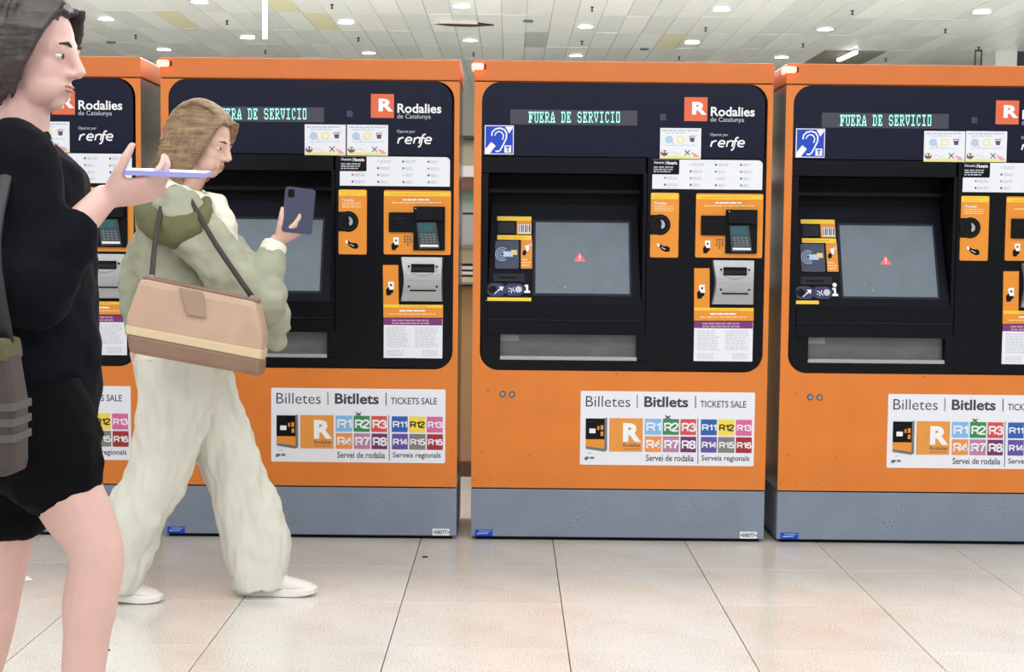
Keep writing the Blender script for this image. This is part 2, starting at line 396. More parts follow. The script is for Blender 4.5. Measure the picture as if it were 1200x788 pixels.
# fluorescent tube under the olive bay
TUBE = mat('fluorescent', (255, 255, 250), .4, emit=5)
a = atz(983, 70.5, CZ-.05); b = atz(1003, 61.5, CZ-.05)
o = empty('tube_light', ((a.x+b.x)/2, (a.y+b.y)/2, CZ-.05), label='thin white fluorescent tube under the olive grey ceiling bay', cat='lamp')
d = b-a; o.rotation_euler = (0, 0, math.atan2(d.y, d.x)); Ln = d.length
fr0 = Frame((0, 0, 0), (1, 0, 0), (0, 0, 1))
mb = MB(fr0); mb.prism([(-Ln/2, -.02), (Ln/2, -.02), (Ln/2, .02), (-Ln/2, .02)], -.03, .03); mb.build('tube', TUBE, o)
mb = MB(fr0); mb.prism([(-Ln/2-.03, .02), (Ln/2+.03, .02), (Ln/2+.03, .046), (-Ln/2-.03, .046)], -.04, .04); mb.build('housing', RIM, o)
# hanging white rod
p = at(310.5, 44, 12.0)
o = empty('hanging_rod', (p.x, p.y, p.z), label='thin white rod hanging from the ceiling above the second machine', cat='rod')
v, f = disc_geo(.019, 0, CZ-p.z, 14); mesh('rod', v, f, o, [mat('rod_white', (205, 214, 232), .4)])
v, f = disc_geo(.05, CZ-p.z-.02, CZ-p.z, 16); mesh('ceiling_plate', v, f, o, [RIM])
v, f = disc_geo(.022, -.012, 0, 14); mesh('end_cap', v, f, o, [mat('rod_cap', (190, 196, 206), .4)])

# ------------------------------------------------------------------ far walls, column
WALLF = mat('far_wall_paint', (196, 196, 188), .7, var=.05, scale=.6)
def wall_box(name, x0, x1, y0, y1, z0, z1, m_, **k):
    v = [(x, y, z) for z in (z0, z1) for x, y in ((x0, y0), (x1, y0), (x1, y1), (x0, y1))]
    f = [(0, 3, 2, 1), (4, 5, 6, 7), (0, 1, 5, 4), (1, 2, 6, 5), (2, 3, 7, 6), (3, 0, 4, 7)]
    return mesh(name, v, f, k.pop('parent', None), [m_], **k)
wall_box('wall_back', -16, 16, 30.0, 30.3, 0, CZ+.1, WALLF, kind='structure')
wall_box('wall_left', -16.3, -16, -6, 30, 0, CZ+.1, WALLF, kind='structure')
pc = atz(1167, 59.5, CZ)
wall_box('structural_column', pc.x, pc.x+.33, pc.y, pc.y+.7, 0, CZ, mat('column_white', (208, 212, 210), .6, var=.04, scale=2), label='white square column meeting the ceiling above the rightmost machine', cat='column')
wall_box('wall_right', pc.x+.33, 16, pc.y+.05, pc.y+.3, 0, CZ, mat('dark_wall', (46, 50, 58), .6), kind='structure')
# sign hanger with two rods
q1 = atz(1143, 58, CZ); q2 = atz(1150.5, 58, CZ); yy = (q1.y+q2.y)/2
o = empty('sign_hanger', ((q1.x+q2.x)/2, yy, CZ), label='dark twin rod hanger dropping from the ceiling beside the white column', cat='hanger')
DK = mat('dark_rod', (44, 46, 50), .5); hw = (q2.x-q1.x)/2
for s in (-1, 1):
    v, f = disc_geo(.011, -1.1, 0, 8); v = [(x+s*hw, y, z) for x, y, z in v]; mesh('rod', v, f, o, [DK])
v, f = disc_geo(.02, -.02, .0, 10); mesh('ceiling_fixing', v, f, o, [DK])
mb = MB(Frame((0, 0, 0), (1, 0, 0), (0, 0, 1))); mb.prism([(-.5, -1.4), (.5, -1.4), (.5, -1.1), (-.5, -1.1)], -.03, .03); mb.build('sign_board', DK, o)
mb = MB(Frame((0, 0, 0), (1, 0, 0), (0, 0, 1))); mb.prism([(-hw-.01, -.03), (hw+.01, -.03), (hw+.01, -.012), (-hw-.01, -.012)], -.01, .01); mb.build('crossbar', DK, o)

# ------------------------------------------------------------------ ticket counter behind the machines
BY = 7.68
o = empty('ticket_counter', (0, BY, 0), label='brown front ticket counter with white glazing behind the ticket machines', cat='counter')
BR = mat('counter_brown', (200, 158, 114), .5, var=.05, scale=3); BRD = mat('counter_dark_base', (110, 74, 56), .5)
CREAM = mat('counter_cream', (226, 212, 178), .5); BLKT = mat('counter_black_trim', (36, 34, 34), .4); WHT = mat('counter_white_trim', (232, 232, 232), .4)
def zc(py): return at(549, py, BY).z
frb = Frame((0, 0, 0), (1, 0, 0), (0, 0, 1))
def strip(name, y0, y1, n0, n1, m_, x0=-3.4, x1=3.4):
    mb = MB(frb); mb.prism([(x0, max(0, zc(y1))), (x1, max(0, zc(y1))), (x1, zc(y0)), (x0, zc(y0))], n0, n1); return mb.build(name, m_, o)
for i in range(8):
    strip('front_panel', 335, 541, -.5, .0, BR, -3.4+i*.85+.004, -3.4+(i+1)*.85-.004)
strip('base_board', 541, 562, -.5, .01, BRD)
strip('counter_edge', 325, 331, -.5, .04, CREAM); strip('counter_nosing', 331, 335, -.5, .03, WHT)
strip('trim_line', 333.5, 335.5, -.02, .035, BLKT)
for a, b, m_ in ((309, 312, BLKT), (312, 316, WHT), (316, 318.5, BLKT), (318.5, 322, WHT), (322, 324.5, BLKT)): strip('trim_line', a, b, -.3, .0, m_)
strip('lower_sill', 291, 309, -.25, -.02, CREAM)
strip('window_sill', 287, 290.5, -.25, 0, mat('sill_grey', (150, 148, 150), .5))
strip('notice_board', 223, 287, -.12, -.08, mat('notice_white', (236, 240, 242), .5, emit=.0))
strip('green_notice_band', 226, 245, -.08, -.075, mat('notice_green', (196, 232, 204), .5), -.32, -.1)
strip('notice_line', 249, 251, -.08, -.072, BLKT, -.32, -.19)
strip('hand_rail', 208, 223, -.1, .06, mat('rail_brown', (128, 98, 84), .25, metal=.5, var=.2, scale=5))
strip('white_panel', 194, 207, -.12, -.04, WHT)
strip('back_glazing', 162, 194, -.12, -.08, mat('frosted_yellow_glass', (196, 194, 168), .3))
strip('top_rail', 159, 162.5, -.12, .0, BLKT)

# ------------------------------------------------------------------ ticket machine
D = 6.0343; MX = -.1583; W = 1.2365; H = 2.0043; DEP = .48
def q(px, py):
    p = at(px, py, D); return p.x-MX, p.z
fr = Frame((0, 0, 0), (1, 0, 0), (0, 0, 1))          # en = -y : towards the viewer
def zq(py): return q(730, py)[1]
def uq(px, py=300): return q(px, py)[0]
Z_PL, Z_CAP = zq(574), zq(96.5)
root = empty('ticket_machine')
# plinth
mb = MB(fr, q); mb.prism([(0, .016), (W, .016), (W, Z_PL-.003), (0, Z_PL-.003)], -DEP, 0); plinth = mb.build('plinth', GREY, root, bevel=.003)
mb = MB(fr, q); mb.prism([(.02, 0), (W-.02, 0), (W-.02, .016), (.02, .016)], -DEP+.02, -.02); mb.build('base_strip', BLACKM, root)
mb = MB(fr, q); mb.rect(556.5, 621, 577, 628.5, 0, .0015, 0); mb.stroke([(559, 625.5), (572, 625)], 1.2, .002, 1); mb.stroke([(561, 622.6), (575, 622.8)], .8, .002, 1); mb.build('blue_label', [BLUE, PALEBLU], plinth)
mb = MB(fr, q); mb.rect(867, 623.5, 887, 631.5, 0, .0015, 0); mb.text('58077', 870, 625.3, 884, 629.8, .002, 1, .02); mb.stroke([(868, 627.5), (870, 627.5)], 1.5, .002, 1); mb.stroke([(884.5, 627.8), (886.5, 627.8)], 1.5, .002, 1); mb.build('number_label', [WHITE, GTXT], plinth)
mb = MB(fr, q); mb.prism([(.004, Z_PL-.003), (W-.004, Z_PL-.003), (W-.004, Z_PL+.003), (.004, Z_PL+.003)], -DEP, -.006); mb.build('plinth_joint', BLACKM, root)
# cabinet: front ring + shell
pa, pcb, pb, pd = MB(fr, q).box(563.5, 97.5, 897, 435.5)
inner = rr(pa, pcb, pb, pd, .078, seg=7)
zb, zt = Z_PL+.003, Z_CAP-.004
def outer_of(p, i, n=32):
    k, j = divmod(i, 8); t = j/7
    cs = [(0, zb), (W, zb), (W, zt), (0, zt)]
    L_ = {0: ((0, pcb+.078), (0, zb), (pa+.078, zb)), 1: ((pb-.078, zb), (W, zb), (W, pcb+.078)), 2: ((W, pd-.078), (W, zt), (pb-.078, zt)), 3: ((pa+.078, zt), (0, zt), (0, pd-.078))}[k]
    a, b, c = map(Vector, [(*x, 0) for x in L_])
    r_ = a.lerp(b, t*2) if t <= .5 else b.lerp(c, t*2-1)
    return (r_.x, r_.y)
outer = []
for i, p_ in enumerate(inner):
    k, j = divmod(i, 8)
    outer.append(outer_of(p_, i))
n = len(inner); v = []; 
for lst, y in ((inner, 0), (outer, 0), (inner, .03)):
    v += [(a, y, b) for a, b in lst]
f = [(i, (i+1) % n, n+(i+1) % n, n+i) for i in range(n)] + [(i, 2*n+i, 2*n+(i+1) % n, (i+1) % n) for i in range(n)]
# exact outer corner fill (arc steps straddle the corner)
for k, (cx, cz) in enumerate([(0, zb), (W, zb), (W, zt), (0, zt)]):
    v.append((cx, 0, cz)); f.append((n+k*8+3, n+k*8+4, len(v)-1))
# shell sides
me = bpy.data.meshes.new('cabinet'); me.from_pydata(v, [], f); me.update(); cab = link('cabinet_front', me, root, [ORANGE])
v, f = [], []; b0 = 0; v += [(0, 0, zb), (0, DEP, zb), (0, DEP, zt), (0, 0, zt), (W, 0, zb), (W, DEP, zb), (W, DEP, zt), (W, 0, zt)]
f += [(b0, b0+1, b0+2, b0+3), (b0+4, b0+7, b0+6, b0+5), (b0+1, b0+5, b0+6, b0+2), (b0, b0+4, b0+5, b0+1), (b0+3, b0+2, b0+6, b0+7)]
me = bpy.data.meshes.new('side_shell'); me.from_pydata([(x if x > 0 else x+.001, y+.002, z) if x == 0 else (x-.001, y+.002, z) for x, y, z in v], [], f); me.update(); link('side_shell', me, root, [mat('side_steel', (150, 146, 142), .24, metal=.7, var=.12, scale=3, stretch=(1, 1, .4))])
for cx, cy in ((589, 462), (600, 462.5)):
    mb = MB(fr, q); mb.disc(cx, cy, 3.6, 0, .003, 0); mb.disc(cx, cy, 2.3, .003, .005, 1); mb.stroke([(cx-.9, cy-.8), (cx+.9, cy+.8)], .7, .0055, 2); mb.build('key_lock', [GTXT, SILV, BLACKM], cab)
# cap
mb = MB(fr, q); mb.prism([(-.002, Z_CAP), (W+.002, Z_CAP), (W+.002, H), (-.002, H)], -DEP, .004); cap = mb.build('top_cap', ORANGE2, root, bevel=.006)
mb = MB(fr, q); mb.prism([(.006, Z_CAP-.005), (W-.006, Z_CAP-.005), (W-.006, Z_CAP+.001), (.006, Z_CAP+.001)], -DEP+.01, -.004); mb.build('cap_joint', BLACKM, root)
mb = MB(fr, q); mb.prism(rr(-.012, zq(84), .038, zq(76), .010), -.06, .016); mb.build('alarm_lamp', REDL, cap, label='glowing red lamp on the cap corner')
mb = MB(fr, q); mb.prism(rr(.040, zq(83), .046, zq(77), .002), 0, .012); mb.build('lamp_bracket', BLACKM, cap)
# header
mb = MB(fr, q); mb.rect(564, 98, 896.5, 184, -.02, -.003, 0, r=.076, corners='tl tr'); header = mb.build('header_panel', HEAD, root)
mb = MB(fr, q); mb.rect(598, 129, 747, 146.5, -.004, -.0005, 0)
disp = mb.build('display_strip', DISP, header)
G = {'F': "#######/-##---#/-##-#--/-####--/-##-#--/-##----/####---", 'U': "###-###/-#---#-/-#---#-/-#---#-/-#---#-/-#---#-/--###--",
     'E': "######-/-#---#-/-#-#---/-###---/-#-#---/-#---#-/######-", 'R': "#####--/-#---#-/-#---#-/-####--/-#-#---/-#--#--/###--##",
     'A': "---#---/--#-#--/--#-#--/-#---#-/-#####-/-#---#-/###-###", 'D': "#####--/-#---#-/-#---#-/-#---#-/-#---#-/-#---#-/#####--",
     'S': "-####--/#----#-/#------/-####--/-----#-/#----#-/-####--", 'V': "###-###/-#---#-/-#---#-/-#---#-/--#-#--/--#-#--/---#---",
     'I': "-#####-/---#---/---#---/---#---/---#---/---#---/-#####-", 'C': "--####-/-#---#-/-#-----/-#-----/-#-----/-#---#-/--###--",
     'O': "-#####-/-#---#-/-#---#-/-#---#-/-#---#-/-#---#-/-#####-"}
t = 'FUERA DE SERVICIO'; cw = (727-619.5)/(len(t)*8-1)
mb = MB(fr, q)
for ci, ch in enumerate(t+' '):
    if ch == ' ':
        mb.build('display_word', LED, header); mb = MB(fr, q); continue
    for r_, row in enumerate(G[ch].split('/')):
        for c_, b_ in enumerate(row):
            if b_ == '#':
                x = 619.5+(ci*8+c_)*cw; y = 131+r_*(144-131)/7; mb.frect(x, y, x+cw*.98, y+1.62, .0004, 0)
mb = MB(fr, q); mb.rect(773.5, 133.5, 780.5, 141, -.004, .0, 0, r=.003); mb.build('sensor_window', SLATE, header)
# logo and lettering
mb = MB(fr, q); mb.rect(802, 114, 829, 142, -.004, .0, 0)
mb.text('R', 811, 119.5, 828.5, 134.5, .0006, 1, .045); mb.build('logo_square', [ORRED, WTXT], header)
mb = MB(fr, q); mb.text('Rodalies', 833, 125.5, 884.5, 136.5, .0004, 0, .022); mb.text('de Catalunya', 832.5, 137.5, 872, 144.5, .0004, 1, .004); mb.build('rodalies_lettering', [WTXT, LTXT], header)
mb = MB(fr, q); mb.text('Operat per', 832, 156, 853.5, 160.5, .0004, 1, .006)
def cr(pts): return [(765+x/8.756, 140+y/8.756) for x, y in pts]
for pts in ([(594, 281), (610, 222)], [(606, 246), (618, 230), (635, 221), (655, 221)],
            [(676, 250), (735, 249), (738, 232), (722, 218), (697, 220), (677, 240), (672, 260), (683, 276), (705, 281), (729, 277)],
            [(756, 281), (771, 220)], [(768, 240), (782, 225), (805, 219), (821, 226), (822, 242), (812, 281)],
            [(882, 190), (866, 186), (852, 198), (843, 235), (833, 285), (820, 310), (800, 316)], [(826, 223), (873, 223)],
            [(876, 250), (935, 249), (938, 232), (922, 218), (897, 220), (877, 240), (872, 260), (883, 276), (905, 281), (931, 277)]):
    mb.stroke(cr(pts), 1.75, .0004, 0)
mb.build('renfe_lettering', [WTXT, LTXT], header)
# hearing loop sign (a part added to some machines)
def hearing_sign(parent):
    mb = MB(fr, q); mb.rect(568, 147, 602, 181, -.003, .0006, 1); mb.rect(569, 148, 601, 180, .0006, .0012, 0)
    n_ = .0016
    mb.fpoly([(592, 148.5), (600.8, 148.5), (600.8, 150.5), (596.5, 156.5)], n_, 1)
    mb.fpoly([(569, 180), (569, 174.5), (575.5, 166.5), (581, 171), (574, 180)], n_, 1)
    mb.stroke([(576.2, 159.5), (576.8, 155), (580.5, 151.3), (586, 150.2), (591, 152), (593.6, 156.5), (593.4, 162), (591, 167), (588.5, 172), (586.3, 176), (583.5, 177.6), (580.5, 177)], 1.7, n_, 1)
    mb.stroke([(579.8, 159), (581.2, 155.8), (584.5, 154), (588, 155.2), (590, 158.5), (589.5, 162), (588.5, 164)], 1.4, n_, 1)
    mb.rect(591, 170.5, 599, 179, .0012, .002, 1); mb.text('T', 592.6, 171.8, 597.4, 177.8, .0024, 0, .05)
    return mb.build('hearing_loop_sign', [BLUE, WTXT], parent, label='blue square sign with a white ear and letter T')
def info_sticker(parent, dx=0, dy=0, seed=1):
    mb = MB(fr, q); X = lambda v: v+dx
    mb.rect(X(773.5), 150.2+dy, X(821.5), 186.2+dy, -.003, .0008, 0); n_ = .0012
    mb.greek(X(776), 151.6+dy, X(820), 154.6+dy, 1, n_, 1, seed, .6, (3, 7)); mb.greek(X(780), 154.8+dy, X(812), 157+dy, 1, n_, 3, seed+1, .5, (3, 6))
    mb.disc(X(784), 163.5+dy, 4.6, .0008, .0011, 3); mb.arc(X(784), 163.5+dy, 3.2, 0, 360, .6, .0014, 1, 12); mb.stroke([(X(787), 166+dy), (X(790), 169+dy)], 1, .0014, 7)
    mb.disc(X(797.5), 163.5+dy, 4.8, .0008, .0011, 4); mb.disc(X(797.5), 163.5+dy, 3, .0011, .0014, 0)
    mb.fpoly([(X(808), 161.5+dy), (X(814), 161.5+dy), (X(813.4), 166.5+dy), (X(808.8), 166.5+dy)], n_, 5); mb.stroke([(X(807.4), 161+dy), (X(809), 159.8+dy), (X(813), 159.8+dy), (X(814.6), 161+dy)], .8, n_, 5); mb.stroke([(X(813.5), 158.5+dy), (X(817), 158.2+dy)], .7, n_, 1)
    mb.greek(X(779), 169.5+dy, X(819), 171.2+dy, 1, n_, 3, seed+2, .5, (4, 7))
    mb.fpoly([(X(774), 186+dy), (X(774), 184+dy), (X(784), 182.5+dy), (X(798), 182.2+dy), (X(812), 183.4+dy), (X(821), 185+dy), (X(821), 186+dy)], n_, 4)
    mb.disc(X(778.5), 179.5+dy, 4.2, .0013, .0016, 6, 12, 3.6); mb.disc(X(777), 178+dy, 1.2, .0016, .0018, 2, 8); mb.disc(X(780.6), 178.2+dy, 1.2, .0016, .0018, 2, 8)
    mb.stroke([(X(784), 180.5+dy), (X(788), 177.5+dy), (X(791), 180+dy), (X(795), 180.5+dy)], .6, .0016, 3)
    mb.stroke([(X(802.5), 176+dy), (X(808.5), 182+dy)], 1, .0018, 5); mb.stroke([(X(808.5), 176+dy), (X(802.5), 182+dy)], 1, .0018, 5)
    mb.fpoly([(X(809), 178+dy), (X(816), 180.5+dy), (X(820), 184+dy), (X(814), 184.5+dy)], .0017, 7)
    return mb.build('information_sticker', [WHITE, LTXT, WTXT, PALEBLU, PALEYEL, mat('purple_icon', (96, 62, 88), .6), BROWNI, PINKI], parent)
info_sticker(header)

# right lower panel
mb = MB(fr, q); mb.rect(757.8, 184.6, 896.5, 435, -.02, -.003, 0, r=.076, corners='br'); rp = mb.build('side_panel', BLACK, root)
mb = MB(fr, q)
a, c, b, d = mb.box(764.5, 187.5, 893.5, 222); mb.prism(rr(a, c, b, d, .018, 'tr'), -.004, .0002, 0)
mb.rect(764.2, 187.2, 796, 204.5, .0002, .0008, 1, r=.006, corners='br'); n_ = .0012
mb.text('Horaris |', 766.5, 189, 780, 193, n_, 2, .01); mb.text('Horario', 781, 189, 793.5, 193, n_, 2, .04); mb.greek(766, 194.6, 793, 202.6, 3, n_, 3, 5, .5)
cols = [(770, 2), (800, 4), (829.5, 4), (859, 4)]
pal = [ORRED, BLUE, mat('green_icon', (60, 150, 90), .6), PALEYEL, mat('purple_icon', (96, 62, 88), .6)]
for ci, (x, nr) in enumerate(cols):
    for r_ in range(nr):
        y = (206 if nr == 2 else 190)+r_*8+ci*.3
        mb.disc(x+9.4, y+2.6, 1.3, .0003, .001, 4+(ci*3+r_) % 5, 8)
        mb.greek(x+12, y+1, x+12+random.uniform(9, 15), y+4.6, 2, .001, 3, ci*7+r_, .5, (3, 7))
mb.build('timetable_sticker', [WHITE, BLACKM, WTXT, LTXT]+pal, rp)
def hand_icon(mb, cx, cy, n, w_=0, k=1.0, card=True, iw=1, ib=2):
    if card: mb.fpoly([(cx-2*k, cy-6*k), (cx+3*k, cy-6*k), (cx+3*k, cy+1*k), (cx-2*k, cy+1*k)], n, iw); mb.disc(cx+.5*k, cy-3*k, 1*k, n, n+.0003, ib, 8)
    mb.fpoly([(cx-3.5*k, cy+6*k), (cx-4*k, cy+1*k), (cx-1.5*k, cy-1.5*k), (cx-.8*k, cy+1*k), (cx+2.5*k, cy+1*k), (cx+2.5*k, cy+3*k), (cx+.5*k, cy+4.5*k), (cx, cy+6*k)], n+.0005, ib)
# coin plate
mb = MB(fr, q); mb.rect(762.3, 226, 795.3, 302, -.004, .002, 0, r=.007); mb.rect(763, 226.6, 794.8, 233.5, .002, .0026, 1)
mb.greek(767, 227.6, 790, 232.6, 2, .003, 5, 3, .3, (1, 2)); mb.text('Monedes', 766.5, 236.5, 781, 239.8, .0024, 2, .01); mb.greek(766.5, 240.6, 791, 247.8, 3, .0024, 6, 9, .45)
mb.fpoly([(770, 286.5), (773, 285.8), (777, 288.5), (782.5, 288.7), (785, 291), (784.5, 295), (780, 295.5), (775, 293), (772.5, 289.5)], .0026, 4); mb.fpoly([(769.5, 285.5), (772.5, 285.5), (773.2, 289), (770.8, 289.4)], .003, 2); mb.stroke([(775, 290), (780, 292.5)], .6, .003, 2)
coin = mb.build('coin_plate', [ORPL, YEL, WTXT, WTXT, BLACKM, ORPL, PALET], rp)
mb = MB(fr, q); mb.disc(773.5, 263.5, 12.2, .002, .004, 0, 28); mb.rect(762, 252, 773.5, 275, .002, .004, 0)
mb.arc(773.5, 263.5, 9.5, 0, 360, 1.1, .0048, 1, 24); mb.disc(773.5, 263.3, 8, .004, .006, 0, 24)
mb.fpoly([(774.2, 257.4), (777.5, 259.2), (779.2, 262.8), (778.6, 266.4), (775.6, 268.6), (774.4, 266), (775.4, 262.8)], .0066, 2); mb.stroke([(767.8, 261.2), (771.5, 268)], .7, .0066, 1)
mb.build('coin_slot', [BLACKM, DKGREY, SILV], rp)
# card plate
mb = MB(fr, q); mb.rect(815.2, 227, 893.8, 302.3, -.004, .002, 0, r=.007); mb.rect(816, 228.8, 893.2, 233.8, .002, .0026, 1)
mb.greek(822, 229.6, 889, 233, 1, .003, 0, 12, .4, (1, 3)); mb.greek(838, 236.6, 872, 239.4, 1, .0024, 2, 4, .6, (4, 8)); mb.greek(825, 240.2, 887, 242.6, 1, .0024, 6, 8, .5, (4, 8))
hand_icon(mb, 828.6, 289.5, .0024, k=1.25, iw=2, ib=4)
for i in range(10):
    cx = 839.8+(i % 3)*3.3 if i < 9 else 843.1; cy = 281+(i//3)*3.2; mb.disc(cx, cy, 1.25, .002, .0028, 5, 8)
card = mb.build('card_plate', [ORPL, YEL, WTXT, WTXT, BLACKM, BROWNI, PALET], rp)
mb = MB(fr, q); mb.rect(821.3, 252.8, 851, 276, .002, .011, 0, r=.004); mb.greek(828, 258, 844, 261, 1, .0115, 1, 3, .4); mb.stroke([(834, 265), (839, 265)], 1, .0115, 1); mb.build('contactless_reader', [mat('reader_black', (14, 13, 18), .45, spec=.12), DKGREY], rp)
mb = MB(fr, q); mb.rect(850, 246, 886.8, 297.3, .002, .012, 0, r=.003); mb.rect(852.5, 248, 884.8, 262, .012, .034, 1, r=.003); mb.disc(853.2, 248.4, .8, .035, .036, 2, 8); mb.build('keypad_hood', [BLACKM, mat('hood_black', (12, 13, 20), .4, spec=.15), SILV], rp)
mb = MB(fr, q); mb.poly([(854, 264.5), (876.5, 264.5), (880.5, 295), (856.5, 295.5)], .012, .02, 0); mb.poly([(856, 266), (873.5, 266), (874.5, 275.5), (857, 275.5)], .02, .0215, 1); pad = mb.build('keypad', [mat('keypad_body', (44, 62, 70), .4), TEAL], rp)
mb = MB(fr, q)
for r_ in range(4):
    for c_ in range(4):
        x = 857.6+c_*4.7+r_*.55; y = 277.6+r_*3.1; mb.rect(x, y, x+3.6, y+2.1, .02, .0228, 0)
mb.rect(857.8, 290.6, 878.8, 293.2, .02, .0232, 1); mb.build('keypad_keys', [KEYS, WTXT], rp)
# receipt / note unit
mb = MB(fr, q); mb.rect(831.5, 303.8, 885, 360, -.004, .001, 0); mb.build('note_unit_gasket', BLACKM, rp)
mb = MB(fr, q)
a, c, b, d = mb.box(834, 305.3, 883.6, 356.8)
PR = []
secs = 8
for i in range(secs+1):
    t = i/secs; zz = c+(d-c)*t; ins = .010*(1-(2*t-1)**2) if t < .75 else .010*(1-.25)*(1-(t-.75)/.25); ins = .013*math.sin(math.pi*min(1, t/.95))**1.2
    PR.append((a+.0+ins*.9, b-ins*.15, zz, .014+.012*math.sin(math.pi*t)))
v, f = [], []
for x0, x1, zz, dd in PR: v += [(x0, 0, zz), (x0+.004, -dd, zz), (x1-.004, -dd, zz), (x1, 0, zz)]
for i in range(secs):
    for j in range(3): f.append((4*i+j, 4*i+j+1, 4*i+j+5, 4*i+j+4))
f += [(0, 3, 2, 1), (4*secs, 4*secs+1, 4*secs+2, 4*secs+3)]
nu = mesh('note_unit', v, f, rp, [SILV], smooth=False)
mb = MB(fr, q); mb.rect(847, 313.2, 874, 322.8, .014, .028, 0); mb.rect(848, 317, 873, 321, .028, .0282, 1)
mb.build('note_slot', [BLACKM, DKGREY, KEYS], rp); mb = MB(fr, q); mb.rect(845, 343.3, 875.5, 345, .014, .0272, 0); mb.build('lower_slot', BLACKM, rp); mb = MB(fr, q)
for cx, cy in ((844.2, 315.8), (876.8, 316.2), (843.8, 339.4), (876.6, 339.6)): mb.disc(cx, cy, 1.3, .014, .0275, 0, 8)
mb.arc(860, 308, 20, 215, 325, .35, .0278, 2, 14, ry=19)
o = mb.build('unit_screws', [BLACKM, DKGREY, KEYS], rp); o['kind'] = 'stuff'
mb = MB(fr, q); mb.poly([(813.5, 314.5), (831.5, 314.5), (831.5, 361), (883.2, 361), (883, 376.3), (813.3, 376)], -.004, .002, 0); mb.rect(813.6, 361, 883, 364.4, .002, .0026, 1)
mb.greek(832, 361.6, 870, 364, 1, .003, 0, 12, .35, (1, 3)); mb.greek(832, 366.6, 864, 369.6, 1, .0024, 2, 3, .6, (5, 9)); mb.greek(820, 370.6, 876, 373, 1, .0024, 6, 14, .5, (4, 8))
hand_icon(mb, 822, 342, .0024, k=1.35, iw=2, ib=4)
mb.build('note_plate', [ORPL, YEL, WTXT, WTXT, BLACKM, BROWNI, PALET], rp)
mb = MB(fr, q); mb.rect(813.2, 377, 882, 423.6, -.004, .0008, 0); mb.rect(813.2, 376.8, 882, 385, .0008, .0012, 1)
mb.greek(823, 377.8, 874, 384.4, 2, .0016, 3, 5, .5, (3, 7)); mb.greek(817, 387, 844, 411, 10, .0012, 2, 6, .4, (2, 6)); mb.greek(850, 387, 879, 411, 10, .0012, 2, 7, .4, (2, 6)); mb.greek(817, 414, 838, 421.5, 3, .0012, 2, 8, .4); mb.greek(858, 414, 879, 421.5, 3, .0012, 2, 9, .4)
mb.build('notice_sticker', [WHITE, PURP, LTXT, mat('lilac_print', (196, 150, 190), .6)], rp)

# screen surround (left lower panel) with niche and tray openings
NX0, NX1, NY0, NY1 = 571.5, 753, 203, 357
TX0, TX1, TY0, TY1 = 586, 746.5, 392.5, 422.5
mb = MB(fr, q); BK = (-.02, -.003)
mb.rect(564, 184.6, 757, NY0, *BK); mb.rect(564, NY0, NX0, TY0, *BK); mb.rect(NX1, NY0, 757, TY0, *BK)
mb.rect(NX0, NY1, NX1, 375, -.02, .004); mb.rect(NX0, 375.6, NX1, TY0, *BK)
mb.rect(564, TY0, TX0, TY1, *BK); mb.rect(TX1, TY0, 757, TY1, *BK); mb.rect(564, TY1, 757, 435, *BK, 0, r=.076, corners='bl')
sur = mb.build('screen_surround', BLACK, root)
mb = MB(fr, q); mb.rect(NX0, 375, NX1, 375.8, -.004, .005, 0); mb.build('ledge_edge', DKGREY, sur)
# niche box
xa, zbn, xb, ztn = mb.box(NX0, NY0, NX1, NY1); ND = .2
v = [(xa, .02, zbn), (xb, .02, zbn), (xb, .02, ztn), (xa, .02, ztn), (xa, ND, zbn), (xb, ND, zbn), (xb, ND, ztn), (xa, ND, ztn)]
f = [(4, 5, 6, 7), (0, 4, 7, 3), (1, 2, 6, 5), (3, 7, 6, 2), (0, 1, 5, 4)]
me = bpy.data.meshes.new('niche'); me.from_pydata(v, [], f); link('niche', me, sur, [mat('niche_black', (9, 9, 11), .5, spec=.15)])
mb = MB(fr, q); mb.prism([(xa, zq(226)), (xb, zq(226)), (xb, zq(222)), (xa, zq(222))], -ND, -.12); mb.build('niche_shelf', BLACK, sur)
# slanted screen housing
zs0 = zbn; TB, TT = .0, .150; zs1 = zq(246)+.0
p0 = Vector((xa, TB, zs0)); p1 = Vector((xa, TT, zs1)); ey = (p1-p0)
frs = Frame(p0, (1, 0, 0), ey)
SL = ey.length
org = Vector((MX, D, 0))
def qs(px, py):
    d_ = ray(px, py); o_ = EYE-org; nn = frs.en; t_ = (frs.O-o_).dot(nn)/d_.dot(nn); p_ = o_+d_*t_-frs.O
    return p_.dot(frs.ex), p_.dot(frs.ey)
# find slope length that reaches the back
mb = MB(frs, qs)
SLB = (ND-.0)/TT*SL
mb.prism([(0, 0), (xb-xa, 0), (xb-xa-.012, SL*1.08), (.012, SL*1.08)], -.03, 0); house = mb.build('screen_housing', HOUS, sur, bevel=.002)
mb = MB(fr, q)
mb.rect(TX0, TY0, TX1, TY1, -.07, -.065, 0)
tray = mb.build('tray_back', BLACKM, sur)
mb = MB(fr, q); mb.rect(TX0, TY0, TX1, TY1-4, -.055, -.045, 0); mb.build('tray_flap', FLAP, sur)
mb = MB(fr, q); mb.rect(TX0+.5, TY0+1, TX0+22, TY0+8, -.045, -.0445, 0); mb.build('tray_flap_patch', mat('flap_light', (134, 136, 138), .3), sur)
mb = MB(fr, q); mb.rect(TX0, TY1-4.2, TX1, TY1, -.055, -.006, 0); mb.build('tray_lip', SILV, sur)
mb = MB(fr, q)
for x0, y0, x1, y1 in ((TX0-.5, TY0, TX0, TY1), (TX1, TY0, TX1+.5, TY1), (TX0, TY0-.5, TX1, TY0)): mb.rect(x0, y0, x1, y1, -.07, -.01)
mb.build('tray_sides', BLACKM, sur)
